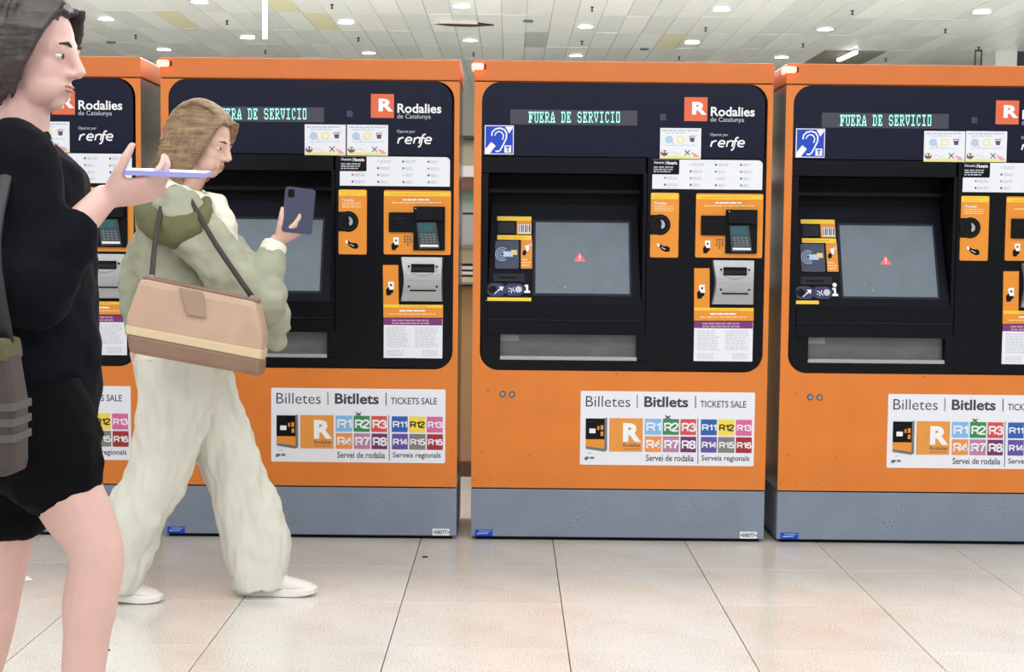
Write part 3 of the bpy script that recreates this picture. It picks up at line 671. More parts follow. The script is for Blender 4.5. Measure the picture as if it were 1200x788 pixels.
# on the housing
mb = MB(frs, qs); mb.rect(624.8, 258.6, 739.6, 347.4, 0, .003, 0); mb.build('screen_bezel', DKGREY, sur)
mb = MB(frs, qs); mb.rect(627.6, 261.5, 737, 344.6, .003, .0042, 0); scr = mb.build('touch_screen', LCD, sur)
mb = MB(frs, qs); mb.fpoly([(672.5, 307), (686, 307.2), (679.4, 296.6)], .005, 0); mb.fpoly([(678.6, 300), (680.2, 300), (679.8, 304), (679, 304)], .0056, 1); mb.fpoly([(678.8, 304.8), (680, 304.8), (680, 306), (678.8, 306)], .0056, 1); mb.build('warning_symbol', [REDTRI, WTXT], scr)
mb = MB(frs, qs); mb.rect(582.8, 254, 622.8, 259, 0, .002, 1, r=.003); mb.rect(605.5, 259, 622.8, 275, 0, .002, 0); mb.rect(607.5, 263.5, 622, 273.8, .002, .0024, 2)
for i in range(6): mb.frect(608.4+i*2.3, 264.2, 609.4+i*2.3+(i % 2)*.5, 272.6, .0028, 3)
mb.build('ticket_reader_plate', [ORPL, YEL, WHITE, GTXT], sur)
mb = MB(frs, qs); mb.rect(584, 261, 603.5, 274, 0, .006, 0, r=.002); mb.build('barcode_window', DKGREY, sur)
mb = MB(frs, qs); mb.rect(582.8, 276, 623, 281.3, 0, .002, 1, r=.003); mb.rect(610.5, 281.3, 623.6, 315, 0, .002, 0, r=.003, corners='bl br')
mb.greek(586, 277, 618, 280.5, 1, .0026, 0, 4, .35, (1, 2))
mb.fpoly([(612, 299), (612.5, 295), (616, 292.5), (619, 294), (617, 297), (615, 300)], .0026, 4); mb.fpoly([(615, 288.5), (619.5, 287.5), (620, 293), (617, 296)], .003, 2); mb.fpoly([(619, 286.5), (623, 285), (623, 289), (619.5, 290)], .0026, 5); mb.greek(611.5, 303, 622, 313, 3, .0026, 6, 2, .4, (3, 7))
mb.build('card_reader_plate', [ORPL, YEL, WTXT, WTXT, BLACKM, LTXT, PALET], sur)
mb = MB(frs, qs); mb.rect(580.2, 282.6, 608, 315.4, 0, .005, 0, r=.008)
for r_ in (2.4, 5, 7.6): mb.arc(588.4, 298.4, r_, 50, 310, .8, .0055, 1)
mb.rect(590, 295.2, 601, 301.5, .005, .0056, 1); mb.rect(599, 293.6, 606, 299.4, .0056, .006, 2)
mb.build('contactless_pad', [SLATE, mat('pad_print', (178, 200, 232), .5), TAN], sur)
mb = MB(frs, qs); mb.rect(578, 321.4, 615, 330.6, 0, .006, 0, r=.003); mb.rect(585, 324.8, 605, 327.4, .006, .0064, 1); mb.build('slot_plate', [DKGREY, BLACKM], sur)
mb = MB(frs, qs)
a, c, b, d = mb.box(569.8, 332.4, 593, 347.6); mb.prism(rr(a, c, b, d, (d-c)/2*.98), 0, .004, 0)
a, c, b, d = mb.box(591, 332.8, 614.5, 347.2); mb.prism(rr(a, c, b, d, (d-c)/2*.98), 0, .0045, 0)
mb.arc(577.3, 340, 6, 0, 360, 1, .005, 3); mb.disc(577.3, 340, 5, .004, .0048, 2, 16)
mb.stroke([(579.5, 345), (584, 341), (588, 338)], 1.5, .005, 1); mb.fpoly([(584.5, 336.4), (590, 336.6), (588.6, 341.8)], .0052, 1)
mb.stroke([(596, 338.5), (598.5, 338.5), (600, 341), (599, 344)], .8, .0052, 1); mb.stroke([(602, 337), (601, 340), (603.4, 343.5)], .8, .0052, 1); mb.stroke([(596, 342), (598, 341.6)], .8, .0052, 1)
mb.disc(607.6, 340, 4, .0045, .009, 4, 16)
mb.build('help_buttons', [OVAL, WTXT, BLACKM, SLATE, mat('button_silver', (186, 188, 196), .4)], sur)
def istem(mb):
    mb.fpoly([(614.8, 334), (619, 334), (619, 341), (621.2, 341), (621.2, 343.6), (614.4, 343.6), (614.4, 341), (616.4, 341), (616.4, 336.4), (614.8, 336.4)], .001, 0)
mb = MB(frs, qs); mb.rect(569, 349, 622.6, 353, 0, .002, 0, r=.002); ylow = mb.build('lower_yellow_strip', YEL, sur)
mb = MB(frs, qs); istem(mb); ilet = mb.build('letter_i', WTXT, sur)
# large sales sign
mb = MB(fr, q); mb.rect(680, 459.3, 884, 545.8, 0, .0015, 0, r=.006); n_ = .002
mb.text('Billetes', 686.5, 464.5, 738.5, 477, n_, 1, -.004); mb.stroke([(746.8, 463), (746.8, 478.5)], 1, n_, 1)
mb.text('Bitllets', 755, 465, 806.5, 477.5, n_, 1, .026); mb.stroke([(815, 464), (815, 478.8)], 1.2, n_, 1)
mb.text('TICKETS SALE', 820.5, 470, 874.5, 477.8, n_, 1, .012)
mb.stroke([(817.8, 490.5), (817.8, 544)], .9, n_, 1)
mb.text('Servei de rodalia', 756.8, 533.3, 812.8, 540.8, n_, 1, .014); mb.text('Serveis regionals', 822, 534, 878, 542.2, n_, 1, .014)
mb.greek(686, 534.5, 698, 539, 1, n_, 2, 5, .6, (2, 5)); mb.rect(685, 536.2, 688.2, 539.4, .0015, .002, 2); mb.stroke([(689, 531.5), (693, 531)], .6, n_, 2)
sign = mb.build('ticket_sales_sign', [WHITE, GTXT, KEYS], root, label='white sign of train lines reading Billetes Bitllets TICKETS SALE')
mb = MB(fr, q); mb.rect(686.3, 490.6, 708.5, 515, .0015, .003, 1); mb.poly([(708.5, 490.3), (711.5, 489.5), (711.3, 528), (708.3, 529.5)], .0015, .003, 3)
mb.poly([(686.3, 515), (708.5, 515), (708.3, 526), (686.3, 523)], .0015, .003, 0); mb.poly([(686.3, 523), (708.3, 526), (708.3, 529.5), (686.3, 526)], .0015, .003, 3)
mb.rect(690.5, 502.5, 697.8, 507.8, .003, .0034, 2); mb.rect(700, 499.5, 702.2, 504, .003, .0034, 0); mb.rect(703.8, 498.5, 707, 504, .003, .0034, 0); mb.rect(703.8, 506, 707, 511, .003, .0034, 0); mb.stroke([(688, 494.5), (696, 494.6)], .7, .0036, 4)
mb.build('machine_picture', [ORPL, BLACK, WTXT, KEYS, DKGREY], sign)
LO = mat('line_orange', (224, 146, 62), .5)
mb = MB(fr, q); mb.rect(714, 490.4, 753, 529.4, .0015, .0026, 0); mb.text('R', 730, 496, 751.5, 518, .003, 1, .045); mb.text('Rodalies', 730, 519.5, 750.5, 524, .003, 2, .02); mb.stroke([(730, 526.4), (749, 526.4)], .6, .003, 2)
mb.build('rodalies_tile', [LO, WTXT, BROWNI], sign)
tl = [('R1', (128, 178, 226)), ('R2', (42, 134, 76)), ('R3', (208, 72, 70)), ('R4', (226, 142, 66)), ('R7', (180, 124, 158)), ('R8', (104, 34, 100)),
      ('R11', (30, 88, 172)), ('R12', (238, 210, 72)), ('R13', (210, 98, 152)), ('R14', (92, 72, 160)), ('R15', (124, 120, 116)), ('R16', (156, 30, 38))]
xs = [(755.6, 774.8), (776.6, 795.5), (797.3, 815.6), (821.2, 839.8), (841.4, 860.4), (862.2, 880.8)]
for i, (nm, c_) in enumerate(tl):
    k = i % 3+(3 if i >= 6 else 0); r_ = (i//3) % 2; x0, x1 = xs[k]; y0, y1 = ((491, 509.5), (511.5, 529.8))[r_]; y0 += k*.25; y1 += k*.25
    mb = MB(fr, q); mb.rect(x0, y0, x1, y1, .0015, .0026, 0)
    mb.glyphs(nm, x0+(1.6 if k < 3 else 1.3), y0+(4.2 if k < 3 else 5.6), x1-.2, y1-(3.6 if k < 3 else 5), .003, 1, 2.0 if k < 3 else 1.5)
    mb.build('line_tile', [mat('line_'+nm.lower(), c_, .5), BLACKM if nm == 'R12' else WTXT], sign)
mb = MB(fr, q); mb.stroke([(779.6, 487), (785, 491.6)], 1.1, .0036, 0); mb.stroke([(785.6, 487.4), (779.4, 491)], 1, .0036, 0); mb.build('scribbled_cross', BLACKM, sign)

root.location = (MX, D, 0)
m2 = root; cap_h = header
def find(r_, nm):
    st = [r_]
    while st:
        o = st.pop()
        if o.name.split('.')[0] == nm: return o
        st += list(o.children)
xm = {'m1': -1.458, 'm3': 1.1314}
m0 = copy_tree(m2); m0.location = (at(166, 300, D).x-W, D, 0)
m1 = copy_tree(m2); m1.location = (-1.4555, D, 0)
m3 = copy_tree(m2); m3.location = (1.1314, D, 0)
hearing_sign(find(m2, 'header_panel')); hearing_sign(find(m3, 'header_panel'))
info_sticker(find(m1, 'header_panel'), -49.6, -.4, 11)
for o in list(find(m3, 'header_panel').children):
    if o.name.startswith('information_sticker'): o.location.x -= .022
info_sticker(find(m3, 'header_panel'), -55.2, -.2, 21)
# third machine from left has no dot on its i; the rightmost has one and a shorter strip
s3 = find(m3, 'screen_surround')
for o in list(s3.children):
    if o.name.startswith(('letter_i', 'lower_yellow_strip')): bpy.data.objects.remove(o)
mb = MB(frs, qs); istem(mb); mb.disc(617.8, 330.6, 2.6, 0, .001, 0, 12); mb.build('letter_i', WTXT, s3)
mb = MB(frs, qs); mb.rect(571, 349, 598, 353, 0, .002, 0, r=.002); mb.build('lower_yellow_strip', YEL, s3)
G_ = 'orange ticket machines in a row'
tag(m0, 'orange ticket machine mostly hidden behind the person in dark clothes', 'ticket machine', G_)
tag(m1, 'orange ticket machine behind the woman, with two white stickers under its display', 'ticket machine', G_)
tag(m2, 'orange ticket machine in the middle with one info sticker and blue ear sign', 'ticket machine', G_)
tag(m3, 'rightmost orange ticket machine, with blue ear sign and two info stickers', 'ticket machine', G_)

# ------------------------------------------------------------------ small litter
PAP = mat('paper_scrap', (236, 240, 244), .6)
p = atz(22, 681, 0); v = [(-.045, 0, .003), (.0, -.03, .002), (.05, .0, .004), (.01, .045, .012), (-.01, .01, .008)]
v2 = [(x, y, z-.0015) for x, y, z in v]
o = mesh('paper_scrap', v+v2, [(0, 1, 4), (1, 2, 4), (2, 3, 4), (3, 0, 4), (5, 9, 6), (6, 9, 7), (7, 9, 8), (8, 9, 5), (0, 5, 6, 1), (1, 6, 7, 2), (2, 7, 8, 3), (3, 8, 5, 0)], None, [PAP])
o.location = (p.x, p.y, 0); tag(o, 'small white scrap of paper lying on the floor', 'litter')
for (px, py), lb in (((498, 653.5), 'tiny dark fleck of litter beside the gap between the machines'), ((125, 763), 'tiny dark fleck of litter on the nearest floor tiles')):
    p = atz(px, py, 0); v, f = disc_geo(.008, 0, .004, 6); v = [(x*1.4, y*.8, z) for x, y, z in v]; o = mesh('litter_fleck', v, f, None, [mat('fleck', (60, 52, 48), .8)])
    o.location = (p.x, p.y, 0); tag(o, lb, 'litter', 'dark flecks on the floor')

# ------------------------------------------------------------------ people
class G3:
    def __init__(s): s.v = []; s.f = []
    def loft(s, pts, rad, hint=(1, 0, 0), seg=18, cap=True):
        pts = [Vector(p) for p in pts]; n = len(pts); hint = Vector(hint); b0 = len(s.v)
        for i, p in enumerate(pts):
            t = (pts[min(i+1, n-1)]-pts[max(i-1, 0)]).normalized()
            a = hint-t*hint.dot(t)
            if a.length < 1e-3: a = t.orthogonal()
            a.normalize(); b = t.cross(a); r = rad[i]; ra, rb = r if isinstance(r, tuple) else (r, r)
            for k in range(seg):
                an = 2*math.pi*k/seg; s.v.append(p+a*(ra*math.cos(an))+b*(rb*math.sin(an)))
        for i in range(n-1):
            for k in range(seg):
                k2 = (k+1) % seg; s.f.append((b0+i*seg+k, b0+i*seg+k2, b0+(i+1)*seg+k2, b0+(i+1)*seg+k))
        if cap: s.f.append(tuple(b0+k for k in range(seg-1, -1, -1))); s.f.append(tuple(b0+(n-1)*seg+k for k in range(seg)))
    def ell(s, c, r, ax=None, su=20, sv=12):
        c = Vector(c); X, Y, Z = ax or (Vector((1, 0, 0)), Vector((0, 1, 0)), Vector((0, 0, 1))); b0 = len(s.v)
        for j in range(1, sv):
            th = math.pi*j/sv
            for i in range(su):
                ph = 2*math.pi*i/su; s.v.append(c+X*(r[0]*math.sin(th)*math.cos(ph))+Y*(r[1]*math.sin(th)*math.sin(ph))+Z*(r[2]*math.cos(th)))
        s.v += [c+Z*r[2], c-Z*r[2]]; top, bot = len(s.v)-2, len(s.v)-1
        for j in range(sv-2):
            for i in range(su):
                i2 = (i+1) % su; s.f.append((b0+j*su+i, b0+(j+1)*su+i, b0+(j+1)*su+i2, b0+j*su+i2))
        for i in range(su):
            i2 = (i+1) % su; s.f.append((top, b0+i, b0+i2)); s.f.append((bot, b0+(sv-2)*su+i2, b0+(sv-2)*su+i))
    def limb(s, pts, rad, hint=(1, 0, 0), seg=16, sub=4, end=True):
        # smooth interpolated loft with rounded ends
        P = [Vector(p) for p in pts]; R = [(r if isinstance(r, tuple) else (r, r)) for r in rad]; Q, QR = [], []
        for i in range(len(P)-1):
            p0 = P[max(i-1, 0)]; p1 = P[i]; p2 = P[i+1]; p3 = P[min(i+2, len(P)-1)]
            for k in range(sub):
                t = k/sub
                Q.append(.5*((2*p1)+(p2-p0)*t+(2*p0-5*p1+4*p2-p3)*t*t+(3*p1-p0-3*p2+p3)*t**3)*1.0)
                u = t*t*(3-2*t); QR.append((R[i][0]*(1-u)+R[i+1][0]*u, R[i][1]*(1-u)+R[i+1][1]*u))
        Q.append(P[-1]); QR.append(R[-1]); s.loft(Q, QR, hint, seg)
        for e, r_ in (((P[0], min(R[0])), (P[-1], min(R[-1]))) if end else ((P[0], min(R[0])),)): s.ell(e, (r_*.97,)*3, su=12, sv=8)
    def remesh(s, name, voxel, parent, mats, smooth=2, wr=0, wscale=10, wstretch=(1, 1, 1), paint=None, cut=None, **k):
        me = bpy.data.meshes.new(name); me.from_pydata([tuple(x) for x in s.v], [], s.f)
        ob = bpy.data.objects.new(name, me); C.objects.link(ob)
        md = ob.modifiers.new('r', 'REMESH'); md.mode = 'VOXEL'; md.voxel_size = voxel; md.use_smooth_shade = True
        if smooth: sm = ob.modifiers.new('s', 'SMOOTH'); sm.iterations = smooth; sm.factor = .5
        bpy.context.view_layer.update()
        me2 = bpy.data.meshes.new_from_object(ob.evaluated_get(bpy.context.evaluated_depsgraph_get()))
        bpy.data.objects.remove(ob); bpy.data.meshes.remove(me); me2.name = name
        if wr:
            nrm = [v_.normal.copy() for v_ in me2.vertices]
            for v_, nn in zip(me2.vertices, nrm):
                c = Vector((v_.co.x*wstretch[0], v_.co.y*wstretch[1], v_.co.z*wstretch[2]))*wscale
                v_.co += nn*(wr*(noise.noise(c)+.5*noise.noise(c*2.3)))
        me2.materials.clear()
        o = link(name, me2, parent, mats, smooth=True, **k)
        if paint:
            for p in me2.polygons: p.material_index = paint(p.center)
        return o

def basis(fwd, up):
    f_ = Vector(fwd).normalized(); u = Vector(up); u = (u-f_*u.dot(f_)).normalized(); r = f_.cross(u); return f_, r, u
def head(g, c, fwd, up, k=1.0):
    f_, r, u = basis(fwd, up); ax = (f_, r, u); c = Vector(c)
    P = lambda a, b, d: c+f_*a*k+r*b*k+u*d*k
    E_ = lambda a, b, d, rr_: g.ell(P(a, b, d), tuple(x*k for x in rr_), ax)
    E_(-.015, 0, .025, (.098, .076, .090)); E_(.02, 0, -.035, (.066, .060, .078)); E_(.052, 0, -.088, (.026, .026, .022))
    E_(.045, 0, .012, (.046, .058, .04)); E_(.028, .028, -.062, (.052, .030, .042)); E_(.028, -.028, -.062, (.052, .030, .042))
    for s_ in (-1, 1):
        E_(.042, s_*.030, -.030, (.032, .027, .040)); E_(.074, s_*.028, .019, (.012, .022, .007)); E_(.0715, s_*.031, .0085, (.014, .0165, .006)); E_(-.004, s_*.078, -.012, (.018, .008, .031)); E_(.088, s_*.012, -.034, (.012, .008, .008))
    g.loft([P(.082, 0, .016), P(.094, 0, -.008), P(.106, 0, -.028), P(.098, 0, -.037)], [(.008*k, .008*k), (.011*k, .009*k), (.012*k, .011*k), (.008*k, .009*k)], f_, 12)
    E_(.083, 0, -.057, (.0095, .022, .0055)); E_(.081, 0, -.067, (.0095, .019, .006)); E_(.068, 0, -.058, (.016, .034, .024)); E_(.06, 0, -.075, (.018, .03, .018))
    return P, ax
def face_parts(P, ax, k, parent, iris=(70, 60, 50), lip=(170, 100, 96), brow=(80, 62, 50)):
    for s_ in (-1, 1):
        g = G3(); g.ell(P(.0685, s_*.031, -.001), (.0125*k, .0135*k, .007*k), ax, 14, 10); me = bpy.data.meshes.new('eye'); me.from_pydata([tuple(x) for x in g.v], [], g.f); e = link('eye', me, parent, [mat('eye_white', (225, 222, 218), .3)], smooth=True)
        g = G3(); g.ell(P(.0800, s_*.031, -.001), (.0022*k, .0062*k, .0058*k), ax, 12, 8); me = bpy.data.meshes.new('iris'); me.from_pydata([tuple(x) for x in g.v], [], g.f); link('iris', me, e, [mat('iris_'+str(iris[0]), iris, .3)], smooth=True)
        g = G3(); g.loft([P(.086, s_*.014, .02), P(.087, s_*.03, .0245), P(.076, s_*.047, .02)], [.003*k, .0035*k, .002*k], ax[2], 8); me = bpy.data.meshes.new('eyebrow'); me.from_pydata([tuple(x) for x in g.v], [], g.f); link('eyebrow', me, parent, [mat('brow_'+str(brow[0]), brow, .8)], smooth=True)
    g = G3(); g.ell(P(.0858, 0, -.0575), (.0078*k, .020*k, .0035*k), ax, 14, 8); g.ell(P(.0842, 0, -.0655), (.0078*k, .017*k, .004*k), ax, 14, 8)
    me = bpy.data.meshes.new('lips'); me.from_pydata([tuple(x) for x in g.v], [], g.f); link('lips', me, parent, [mat('lips_'+str(lip[0]), lip, .5)], smooth=True)
def hand(g, wrist, d, n, thumb, curl=(20, 35, 25), tcurl=25, k=1.0):
    """d: finger direction, n: the way the palm faces, thumb: side the thumb leaves"""
    d = Vector(d).normalized(); n = Vector(n); n = (n-d*n.dot(d)).normalized(); s_ = Vector(thumb); s_ = (s_-d*s_.dot(d)-n*s_.dot(n)).normalized(); w_ = Vector(wrist)
    g.loft([w_-d*.01*k, w_+d*.02*k, w_+d*.05*k, w_+d*.085*k, w_+d*.095*k], [(.026*k, .019*k), (.032*k, .017*k), (.041*k, .0155*k), (.041*k, .013*k), (.036*k, .010*k)], s_, 16)
    for i, (off, L_) in enumerate(((.031, .072), (.0105, .081), (-.0105, .075), (-.030, .058))):
        p = w_+d*((.09-abs(off)*.12)*k)+s_*off*k; a = 0; pts = [p-d*.012*k]; rs = [.0092*k]
        for j, fr_ in enumerate((.44, .32, .24)):
            a += math.radians(curl[j]+i*4); dir_ = d*math.cos(a)+n*math.sin(a); pts.append(p); rs.append((.0088-.0007*j)*k); p = p+dir_*L_*fr_*k
        pts.append(p); rs.append(.0062*k); g.loft(pts, rs, s_, 10); g.ell(p, (.0063*k,)*3, su=10, sv=6)
    p = w_+d*.025*k+s_*.026*k+n*.006*k; a = math.radians(48); dir_ = (s_*math.cos(math.radians(42))+d*math.sin(math.radians(42))+n*.35).normalized(); pts = [p-s_*.01*k, p]; rs = [.013*k, .0135*k]
    for j, L_ in enumerate((.036, .03, .025)):
        p = p+dir_*L_*k; pts.append(p); rs.append((.0115, .0098, .0072)[j]*k)
        t = math.radians(tcurl); dir_ = (dir_*math.cos(t)+(d*.5+n*.9).normalized()*math.sin(t)).normalized()
    g.loft(pts, rs, n, 10); g.ell(p, (.0073*k,)*3, su=10, sv=6)
def shoe(parent, ankle, fdir, pitch, k, upper, sole, lace, floor=True):
    """low sneaker: sole, upper, laces; ankle point above the heel"""
    f_ = Vector((fdir[0], fdir[1], 0)).normalized(); s_ = Vector((-f_.y, f_.x, 0)); u = Vector((0, 0, 1))
    f2 = f_*math.cos(pitch)-u*math.sin(pitch); u2 = u*math.cos(pitch)+f_*math.sin(pitch); A = Vector(ankle)
    P = lambda a, b, c: A+f2*a*k+s_*b*k+u2*c*k
    zb = -.095
    outl = [(-.065, .030), (-.03, .037), (.03, .036), (.09, .042), (.14, .046), (.18, .040), (.205, .024)]
    ring_ = [(a, b) for a, b in outl]+[(.212, 0)]+[(a, -b) for a, b in reversed(outl)]+[(-.078, 0)]
    v, f = [], []; n = len(ring_)
    for z, sc_ in ((zb+.001, .95), (zb+.006, 1.0), (zb+.022, 1.0), (zb+.027, .96)):
        v += [P(.07+(a-.07)*sc_, b*sc_, z+max(0, a-.15)*.12) for a, b in ring_]
    for L_ in range(3): f += [(L_*n+i, L_*n+(i+1) % n, (L_+1)*n+(i+1) % n, (L_+1)*n+i) for i in range(n)]
    f += [tuple(range(n-1, -1, -1)), tuple(range(3*n, 4*n))]
    o = mesh('shoe', v, f, parent, [sole], smooth=False, label=None)
    g = G3(); g.loft([P(-.07, 0, zb+.045), P(-.05, 0, zb+.05), P(0, 0, zb+.052), P(.05, 0, zb+.048), (P(.1, 0, zb+.038)), P(.15, 0, zb+.032), P(.19, 0, zb+.027), P(.205, 0, zb+.024)],
                     [(.02*k, .018*k), (.034*k, .030*k), (.045*k, .034*k), (.040*k, .035*k), (.030*k, .040*k), (.022*k, .042*k), (.016*k, .033*k), (.008*k, .015*k)], u2, 18)
    g.loft([P(-.02, 0, zb+.05), P(-.022, 0, zb+.09), P(-.022, 0, zb+.1)], [(.042*k, .032*k), (.038*k, .033*k), (.036*k, .032*k)], f2, 16)
    g.remesh('shoe_upper', .005, o, [upper], 2)
    g = G3()
    for i in range(4):
        a = .035+i*.022; z = zb+.094-i*.0125
        g.loft([P(a, -.022, z-.008), P(a+.004, 0, z), P(a+.008, .022, z-.008)], [.0032*k]*3, u2, 6)
    me = bpy.data.meshes.new('laces'); me.from_pydata([tuple(x) for x in g.v], [], g.f); link('laces', me, o, [lace], smooth=True)
    return o

SKIN = mat('skin_fair', (218, 178, 162), .5, var=.05, scale=20); SKIN2 = mat('skin_rosy', (212, 172, 162), .5, var=.05, scale=12)
# ---- the woman
WY = 5.0
def wp(px, py, dy=0): return at(px, py, WY+dy)
woman = empty('person', (wp(213, 415).x, WY, 0), label='woman in sage jacket and cream wide trousers striding past, looking at her phone', cat='person')
def keep(o_root):
    inv = o_root.location
    for ch in o_root.children: ch.location = -inv
g = G3(); k = 1.0
pel = wp(213, 412); chest = wp(212, 300); nk = wp(216, 226); hd = wp(240, 168)
hf = Vector((1, -.28, -.30)); hu = Vector((.25, 0, 1))
P, ax = head(g, hd, hf, hu, .98)
g.limb([chest+Vector((-.01, 0, .12)), nk+Vector((-.012, 0, 0)), hd+Vector((-.02, 0, -.06))], [.07, .056, .055])
g.limb([pel+Vector((0, 0, -.05)), pel+Vector((0, 0, .12)), chest, chest+Vector((0, 0, .13))], [(.10, .14), (.085, .12), (.10, .14), (.07, .15)])
shR = wp(204, 246, -.18); elR = wp(296, 350, -.27); wrR = wp(324, 283, -.20)
shL = wp(208, 243, .17); elL = wp(166, 326, .25); wrL = wp(160, 398, .22)
for a, b, c in ((shR, elR, wrR), (shL, elL, wrL)): g.limb([a, (a+b)/2, b, (b*2+c)/3, c], [.045, .042, .036, .036, .025])
hand(g, wrR, wp(352, 266, -.2)-wrR, Vector((.1, .45, 1)), Vector((-.5, -.9, .2)), (28, 38, 30), 30, .95)
hand(g, wrL, Vector((.25, 0, -1)), Vector((.5, -.8, 0)), Vector((.8, .6, 0)), (15, 25, 20), 15, .95)
hipF = wp(216, 420, .09); knF = wp(277, 558, .08); anF = wp(302, 676, .06)
hipR = wp(210, 420, -.09); knR = wp(184, 556, -.08); anR = wp(118, 670, -.06)
for a, b, c in ((hipF, knF, anF), (hipR, knR, anR)): g.limb([a, (a+b)/2, b, (b*2+c)/3, c], [.08, .07, .052, .05, .036])
body = g.remesh('body', .0042, woman, [SKIN], 4)
face_parts(P, ax, .98, woman)
HAIR = mat('light_brown_hair', (136, 110, 82), .55, var=.45, scale=16, stretch=(1, 1, 5), bump=.5)
g = G3(); f_, r_, u_ = ax
g.ell(P(-.03, 0, .038), (.098, .088, .092), ax); g.ell(P(-.065, 0, -.01), (.072, .086, .095), ax); g.ell(P(-.08, 0, -.07), (.055, .075, .085), ax)
for s_ in (-1, 1):
    g.limb([P(.045, s_*.045, .095), P(.04, s_*.078, .03), P(.015, s_*.088, -.04), P(-.02, s_*.08, -.11), P(-.05, s_*.07, -.16)], [(.018, .016), (.022, .016), (.028, .018), (.034, .022), (.012, .01)], f_)
    for i in range(10):
        a0 = -.1+i*.014; g.loft([P(a0+.05, s_*.05, .1), P(a0+.03, s_*(.088), .04), P(a0, s_*(.092), -.05), P(a0-.025, s_*.078, -.13-.01*(i % 3))], [.007, .009, .010, .004], f_, 6)
g.limb([P(.066, 0, .083), P(.03, 0, .113), P(-.05, 0, .128), P(-.11, 0, .07), P(-.13, 0, -.03), P(-.115, 0, -.14)], [(.008, .045), (.016, .06), (.02, .065), (.022, .07), (.024, .07), (.01, .04)], u_)
rs_ = random.Random(5)
for i in range(70):
    an = math.radians(rs_.uniform(62, 298)); cy_, sy_ = math.cos(an), math.sin(an); ln = rs_.uniform(.13, .21); q0 = rs_.uniform(.92, 1.05)
    g.loft([P(-.01+.03*cy_, .03*sy_, .125), P(-.03+.085*cy_*q0, .08*sy_*q0, .075), P(-.04+.1*cy_*q0, .097*sy_*q0, -.01), P(-.045+.095*cy_*q0, .097*sy_*q0, -.09), P(-.04+.085*cy_, .085*sy_, -ln)], [.006, .007, .0075, .007, .0025], f_, 6)
g.remesh('hair', .0042, woman, [HAIR], 1, wr=.0025, wscale=60, wstretch=(1, 1, .14))
# jacket
SAGE = mat('sage_jacket_cloth', (158, 159, 140), .85, var=.12, scale=9, bump=.15); CREAMC = mat('cream_cloth', (226, 222, 208), .85, var=.05, scale=8, bump=.1)
OLV = mat('olive_cloth', (96, 98, 66), .85, var=.12, scale=9)
g = G3()
g.limb([wp(238, 378), wp(226, 350), wp(214, 310), wp(209, 262), wp(208, 236)], [(.195, .19), (.175, .19), (.155, .185), (.145, .185), (.085, .13)], (1, 0, 0), 28)
for a, b, c in ((shR, elR, wrR), (shL, elL, wrL)):
    d = (c-b)*.82; g.limb([a, (a+b)/2, b, b+d*.5, b+d], [(.088, .08), (.090, .082), (.088, .08), (.068, .062), (.05, .045)])
g.limb([wp(262, 300, -.08), wp(298, 345, -.12), wp(322, 396, -.1)], [(.09, .09), (.095, .08), (.07, .05)])
g.ell(wp(304, 352, -.27), (.094, .088, .094))
g.remesh('jacket', .0075, woman, [SAGE], 2, wr=.014, wscale=9, wstretch=(1, 1, 1.5))
g = G3()
g.limb([wp(166, 232, -.04), wp(176, 258, -.2), wp(204, 272, -.255), wp(234, 262, -.24), wp(242, 236, -.14)], [(.03, .03), (.05, .042), (.056, .045), (.045, .04), (.02, .02)], (0, 0, 1))
g.limb([wp(166, 232, .02), wp(178, 255, .1), wp(210, 262, .12)], [(.03, .03), (.045, .042), (.03, .03)], (0, 0, 1))
g.remesh('hood', .007, woman, [OLV], 2, wr=.008, wscale=12, label='dark olive hood draped over the shoulder')
g = G3(); rs = []
cpt = wp(214, 222); n = 14
ringp = [cpt+Vector((.105*math.cos(2*math.pi*i/n), .10*math.sin(2*math.pi*i/n), -.05*math.cos(2*math.pi*i/n)-.03)) for i in range(n+1)]
g.loft(ringp, [(.05, .045)]*(n+1), (0, 0, 1), 14)
g.limb([wp(248, 240, -.08), wp(262, 262, -.13), wp(268, 296, -.15)], [(.04, .05), (.045, .06), (.03, .04)], (1, 0, 0))
g.remesh('scarf', .007, woman, [CREAMC], 2, wr=.01, wscale=14)
# cuff
g = G3(); dcu = (wrR-elR).normalized(); g.loft([wrR-dcu*.05, wrR-dcu*.02, wrR-dcu*.005], [.044, .043, .038], (1, 0, 0), 18)
g.remesh('shirt_cuff', .005, woman, [CREAMC], 1)
# trousers
TRO = mat('cream_trouser_cloth', (214, 212, 200), .85, var=.05, scale=7, bump=.2)
g = G3()
g.limb([wp(214, 398), wp(213, 430), wp(213, 462)], [(.15, .175), (.165, .18), (.14, .15)], (1, 0, 0), 26)
g.limb([hipF, wp(247, 490, .09), knF, wp(300, 630, .07), wp(304, 690, .06)], [(.135, .11), (.118, .105), (.104, .10), (.122, .10), (.098, .09)], (1, 0, 0), 24, end=False)
g.limb([hipR, wp(204, 490, -.09), knR, wp(152, 620, -.07), wp(126, 682, -.06)], [(.135, .11), (.118, .105), (.104, .10), (.108, .10), (.11, .09)], (1, 0, 0), 24, end=False)
tro = g.remesh('trousers', .0075, woman, [TRO], 2, wr=.018, wscale=8, wstretch=(2.2, 2.2, .7))
SH = mat('white_shoe_leather', (226, 216, 212), .5); SO = mat('white_shoe_sole', (232, 228, 222), .6); LA = mat('pink_laces', (206, 132, 130), .7)
aF = Vector((anF.x, anF.y, .096)); aR = Vector((anR.x+.01, anR.y, .108))
shoe(woman, aF, (1, -.03), 0.0, 1.0, SH, SO, LA); shoe(woman, aR, (1, 0), .085, 1.0, SH, SO, LA)
keep(woman)
